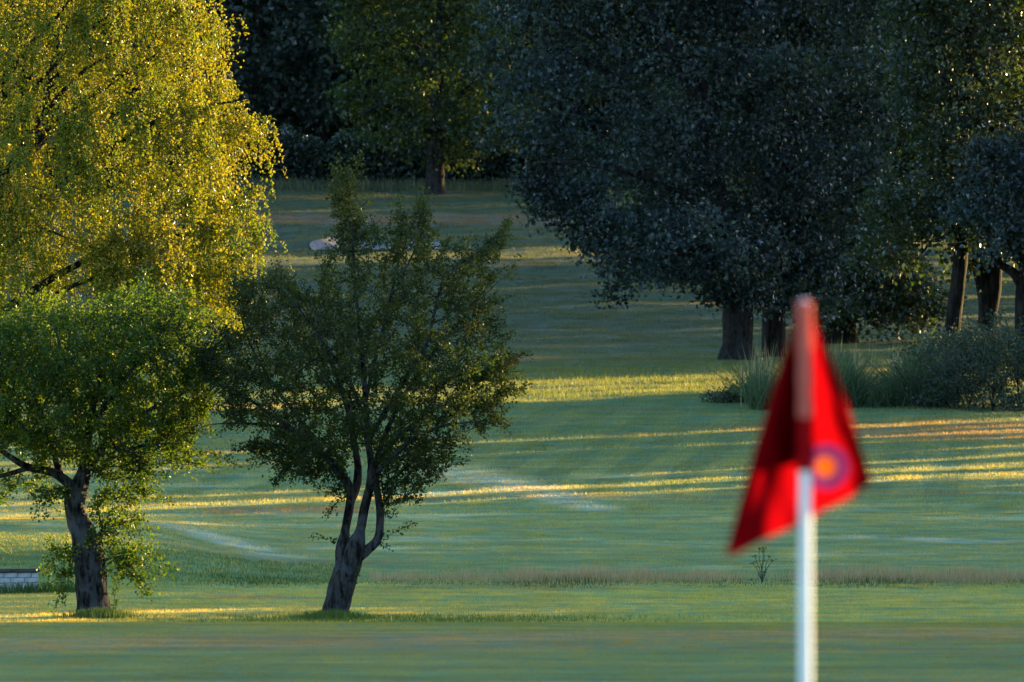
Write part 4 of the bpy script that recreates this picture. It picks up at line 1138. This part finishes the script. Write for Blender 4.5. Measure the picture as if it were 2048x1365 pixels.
def cloth_mat(name, col, emblem=False, tf=0.5):
    m, t, out = new_mat(name)
    oc = t.n('ShaderNodeTexCoord').outputs['Object']
    c = t.mix(t.noise(oc, 60.0, 2.0), tuple(x * .92 for x in col), tuple(min(1, x * 1.06) for x in col))
    if emblem:
        e = fl(1652, 934)
        sep = t.n('ShaderNodeSeparateXYZ', {0: oc})
        ex = t.math('SUBTRACT', sep.outputs[0], float(e[0])); ez = t.math('SUBTRACT', sep.outputs[2], float(e[2]))
        rr = t.math('SQRT', t.math('ADD', t.math('MULTIPLY', ex, ex), t.math('MULTIPLY', ez, ez)))
        R_ = 45 / F * DF
        front = t.math('GREATER_THAN', t.n('ShaderNodeAttribute', attribute_name='rnd').outputs['Fac'], 0.5)
        ring = t.math('MULTIPLY', t.math('LESS_THAN', rr, R_), front)
        c = t.mix(ring, c, (0.045, 0.008, 0.065))
        c = t.mix(t.math('MULTIPLY', t.math('LESS_THAN', rr, R_ * 0.46), front), c, (0.20, 0.042, 0.005))
    d = t.n('ShaderNodeBsdfDiffuse', {'Color': c})
    tr = t.n('ShaderNodeBsdfTranslucent', {'Color': c})
    mx = t.n('ShaderNodeMixShader', {0: tf, 1: d.outputs[0], 2: tr.outputs[0]})
    t.t.links.new(mx.outputs[0], out.inputs[0])
    return m
RED = cloth_mat('red_flag_cloth', (0.160, 0.001, 0.003), True, 0.86)
SLEEVE = cloth_mat('sunlit_sleeve', (0.66, 0.18, 0.14), False, 0.5)  # sunlight on the cloth is put into this paler red
cols = [  # fold lines of the hanging cloth: top pixel, bottom pixel, depth at the bottom, 1 = the printed face
    ((1601, 610), (1448, 1112), -.034, 0), ((1601, 612), (1476, 1106), -.004, 0), ((1602, 614), (1528, 1080), .020, 0), ((1605, 616), (1585, 1056), .026, 0), ((1608, 618), (1614, 1042), .018, 1),
    ((1613, 620), (1650, 1020), .008, 1), ((1620, 622), (1706, 992), -.010, 1), ((1626, 626), (1746, 964), .016, 1)]
def drape(name, cols, NU, mat):
    """a cloth sheet hung between fold lines"""
    K = np.array([[*fl(*a_, 0.0), *fl(*b_, c_), f_] for a_, b_, c_, f_ in cols])
    uu = np.linspace(0, len(cols) - 1, NU)
    KI = np.stack([np.interp(uu, np.arange(len(cols)), K[:, j]) for j in range(7)], 1)
    ker = np.array([1, 2, 3, 2, 1]) / 9.0
    KS = np.stack([np.convolve(np.pad(KI[:, j], 2, mode='edge'), ker, mode='valid') for j in range(7)], 1)
    vv = np.linspace(0, 1, 60)
    G = np.zeros((NU, 60, 3))
    for k in range(NU):
        tp, bt = KS[k, :3].copy(), KS[k, 3:6]
        g = tp[None, :] * (1 - vv[:, None]) + bt[None, :] * vv[:, None]
        g[:, 1] = 0.0125 * (1 - vv ** 0.8) + bt[1] * vv ** 0.8 + (0.0035 * np.sin(vv * 7 + k * 0.25) + 0.002 * np.sin(vv * 17 - k * 0.3)) * vv
        g[:, 0] += 0.0035 * np.sin(vv * np.pi) * np.sign(bt[0])
        G[k] = g
    i = np.arange(NU - 1)[:, None] * 60; j = np.arange(59)[None, :]
    q = np.stack([i + j, i + 60 + j, i + 61 + j, i + 1 + j], -1).reshape(-1, 4)
    fface = np.repeat((KI[:NU - 1, 6] > 0.5).astype(float), 59)
    return mk_mesh(name, G.reshape(-1, 3), quads=q, smooth=True, attr=fface)
flag_o = obj('flag', drape('flag', cols, 101, RED), RED, flagstick)
folds = [((1612, 620), (1640, 905), .022, 0), ((1600, 640), (1560, 935), .030, 0), ((1590, 660), (1510, 950), .036, 0), ((1602, 650), (1580, 935), .044, 0), ((1616, 640), (1690, 905), .046, 0), ((1602, 650), (1580, 935), .052, 0), ((1590, 665), (1512, 950), .058, 0), ((1602, 655), (1590, 936), .064, 0), ((1618, 640), (1700, 900), .064, 0)]
obj('inner_fold', drape('inner_fold', folds, 81, RED), RED, flag_o)  # hidden folds, with extra layers shaped to darken the flag's left wing
def sleeve(name, y0, y1, r0, mat):
    v, q = tubes([(np.array([pole_pt(y) for y in np.linspace(y0, y1, 12)]), r0 + 0.0008 * np.sin(np.arange(12) * 2.0))], lambda r: 20)
    return obj(name, mk_mesh(name, v, quads=q, smooth=True), mat, flagstick)
sleeve('sleeve', 838, 603, 0.0108, SLEEVE)
HEM = cloth_mat('red_hem', (0.36, 0.006, 0.010), False, 0.4)
sleeve('hem', 942, 836, 0.0118, HEM)

hedge('hedge', 'high dark thicket closing the far wood behind its trunks', -40, 48, 458, 10.0, 4.0, 52000, FAR_LEAF, 0.52, 205)
# second rank of the far wood, so that no light shows through its foot
for k, (px, d, sc) in enumerate([(-140, 466, 1.1), (20, 462, 1.1), (170, 468, 1.15), (300, 462, 1.1), (430, 462, 1.1), (580, 468, 1.15), (720, 462, 1.05), (900, 470, 1.1), (1080, 462, 1.15), (1240, 470, 1.0), (1400, 466, 1.1), (1580, 470, 1.1), (1780, 464, 1.1), (1980, 470, 1.1), (2180, 464, 1.1)]):
    copy_tree(FW, base_of(px, d), 0.9 * k + 0.3, (sc, sc, sc), 'tree in the hidden second rank of the far wood', 'second rank of the far wood')

# ---------------------------------------------------------------- unseen trees added on the right, shaped to throw the shade and sun streaks
def spot(x, d): return np.array([x, d, float(H(x, d))])
ROW = []
d = 18.0; k = 0
while d < 156.5:                          # close row added to shade the near half of the hole
    sc = 0.95 + 0.10 * math.sin(k * 1.7)
    if 118.8 < d < 123.2: sc = 0.82
    elif 123.2 <= d < 129.0: sc = 0.62
    if not 23 < d < 33: ROW.append((19.0 + 0.9 * math.sin(k * 2.1), d, sc))
    d += 2.3; k += 1
d = 22.0
while d < 160:
    sc = (1.62 if d < 129 else 1.25) + 0.10 * math.sin(k * 2.3)
    if not (123.0 < d < 134.5 or 28 < d < 40): ROW.append((26.5 + 1.2 * math.sin(k * 1.3), d, sc))
    d += 3.0; k += 1
GAPS = [(157.6, 1.9), (160.7, 2.0), (163.9, 1.2), (167.6, 0.8), (172.4, 0.9), (175.0, 0.8), (177.8, 1.0), (180.6, 0.8), (185.2, 1.0), (190.6, 0.9), (194.6, 1.0), (200.2, 1.0)]   # openings left between the added crowns to let sun streaks through
for (a_, wa), (b_, wb) in zip(GAPS[:-1], GAPS[1:]):
    a2_, b2_ = a_ + wa / 2, b_ - wb / 2
    w_ = b2_ - a2_
    m_ = max(1, int(round(w_ / 2.6)))
    for q in range(m_):
        ROW.append((19.0 + 0.5 * math.sin(q * 3 + a_), a2_ + w_ * (q + 0.5) / m_, (w_ / m_) / 3.6 if m_ == 1 else 0.95))
        ROW.append((ROW[-1][0] + 7.5, ROW[-1][1] + 6.3, ROW[-1][2] * 1.05))
ROW += [(15.6, 123.2, 0.76), (15.8, 125.0, 0.78), (15.5, 126.8, 0.78), (15.6, 115.4, 0.54), (15.6, 117.2, 0.54), (15.9, 119.2, 0.54), (15.5, 121.2, 0.76)]
for k, (x, d, sc) in enumerate(ROW):
    zs = (max(sc, 1.35) if x > 24 else max(sc, 0.85)) if d > 160.5 or (d > 156 and x < 24) else sc
    copy_tree((t1, t2)[k % 2], spot(x, d), 1.1 * k + 0.4, (sc, sc, zs), 'unseen hawthorn added on the right to cast shade', 'added shade hawthorns on the right')
for k, (x, d) in enumerate([(26.0, 124.6), (26.8, 128.2)]):  # clear stems added to shade the middle hawthorn and leave the crest lit
    copy_tree(AL, spot(x, d), 2.1 * k + 0.5, (.85, .85, 1.45) if d < 200 else (1.1, 1.1, 1.9), 'unseen clear-stemmed tree added on the right to cast shade', 'added shade trees on the right')
for k in range(45):  # tall rank added to shade the far fairway, with openings for sun
    d = 234 + 6.2 * k + (1.6 if k > 32 else 0); x = 36 + 3.0 * math.sin(k * 1.9)
    if 338 < d < 356 or 430 < d < 437: continue
    copy_tree(FW, spot(x, d), 1.3 * k, (1, 1, 1), 'unseen tree added along the right of the fairway to cast shade', 'added shade wood on the right')
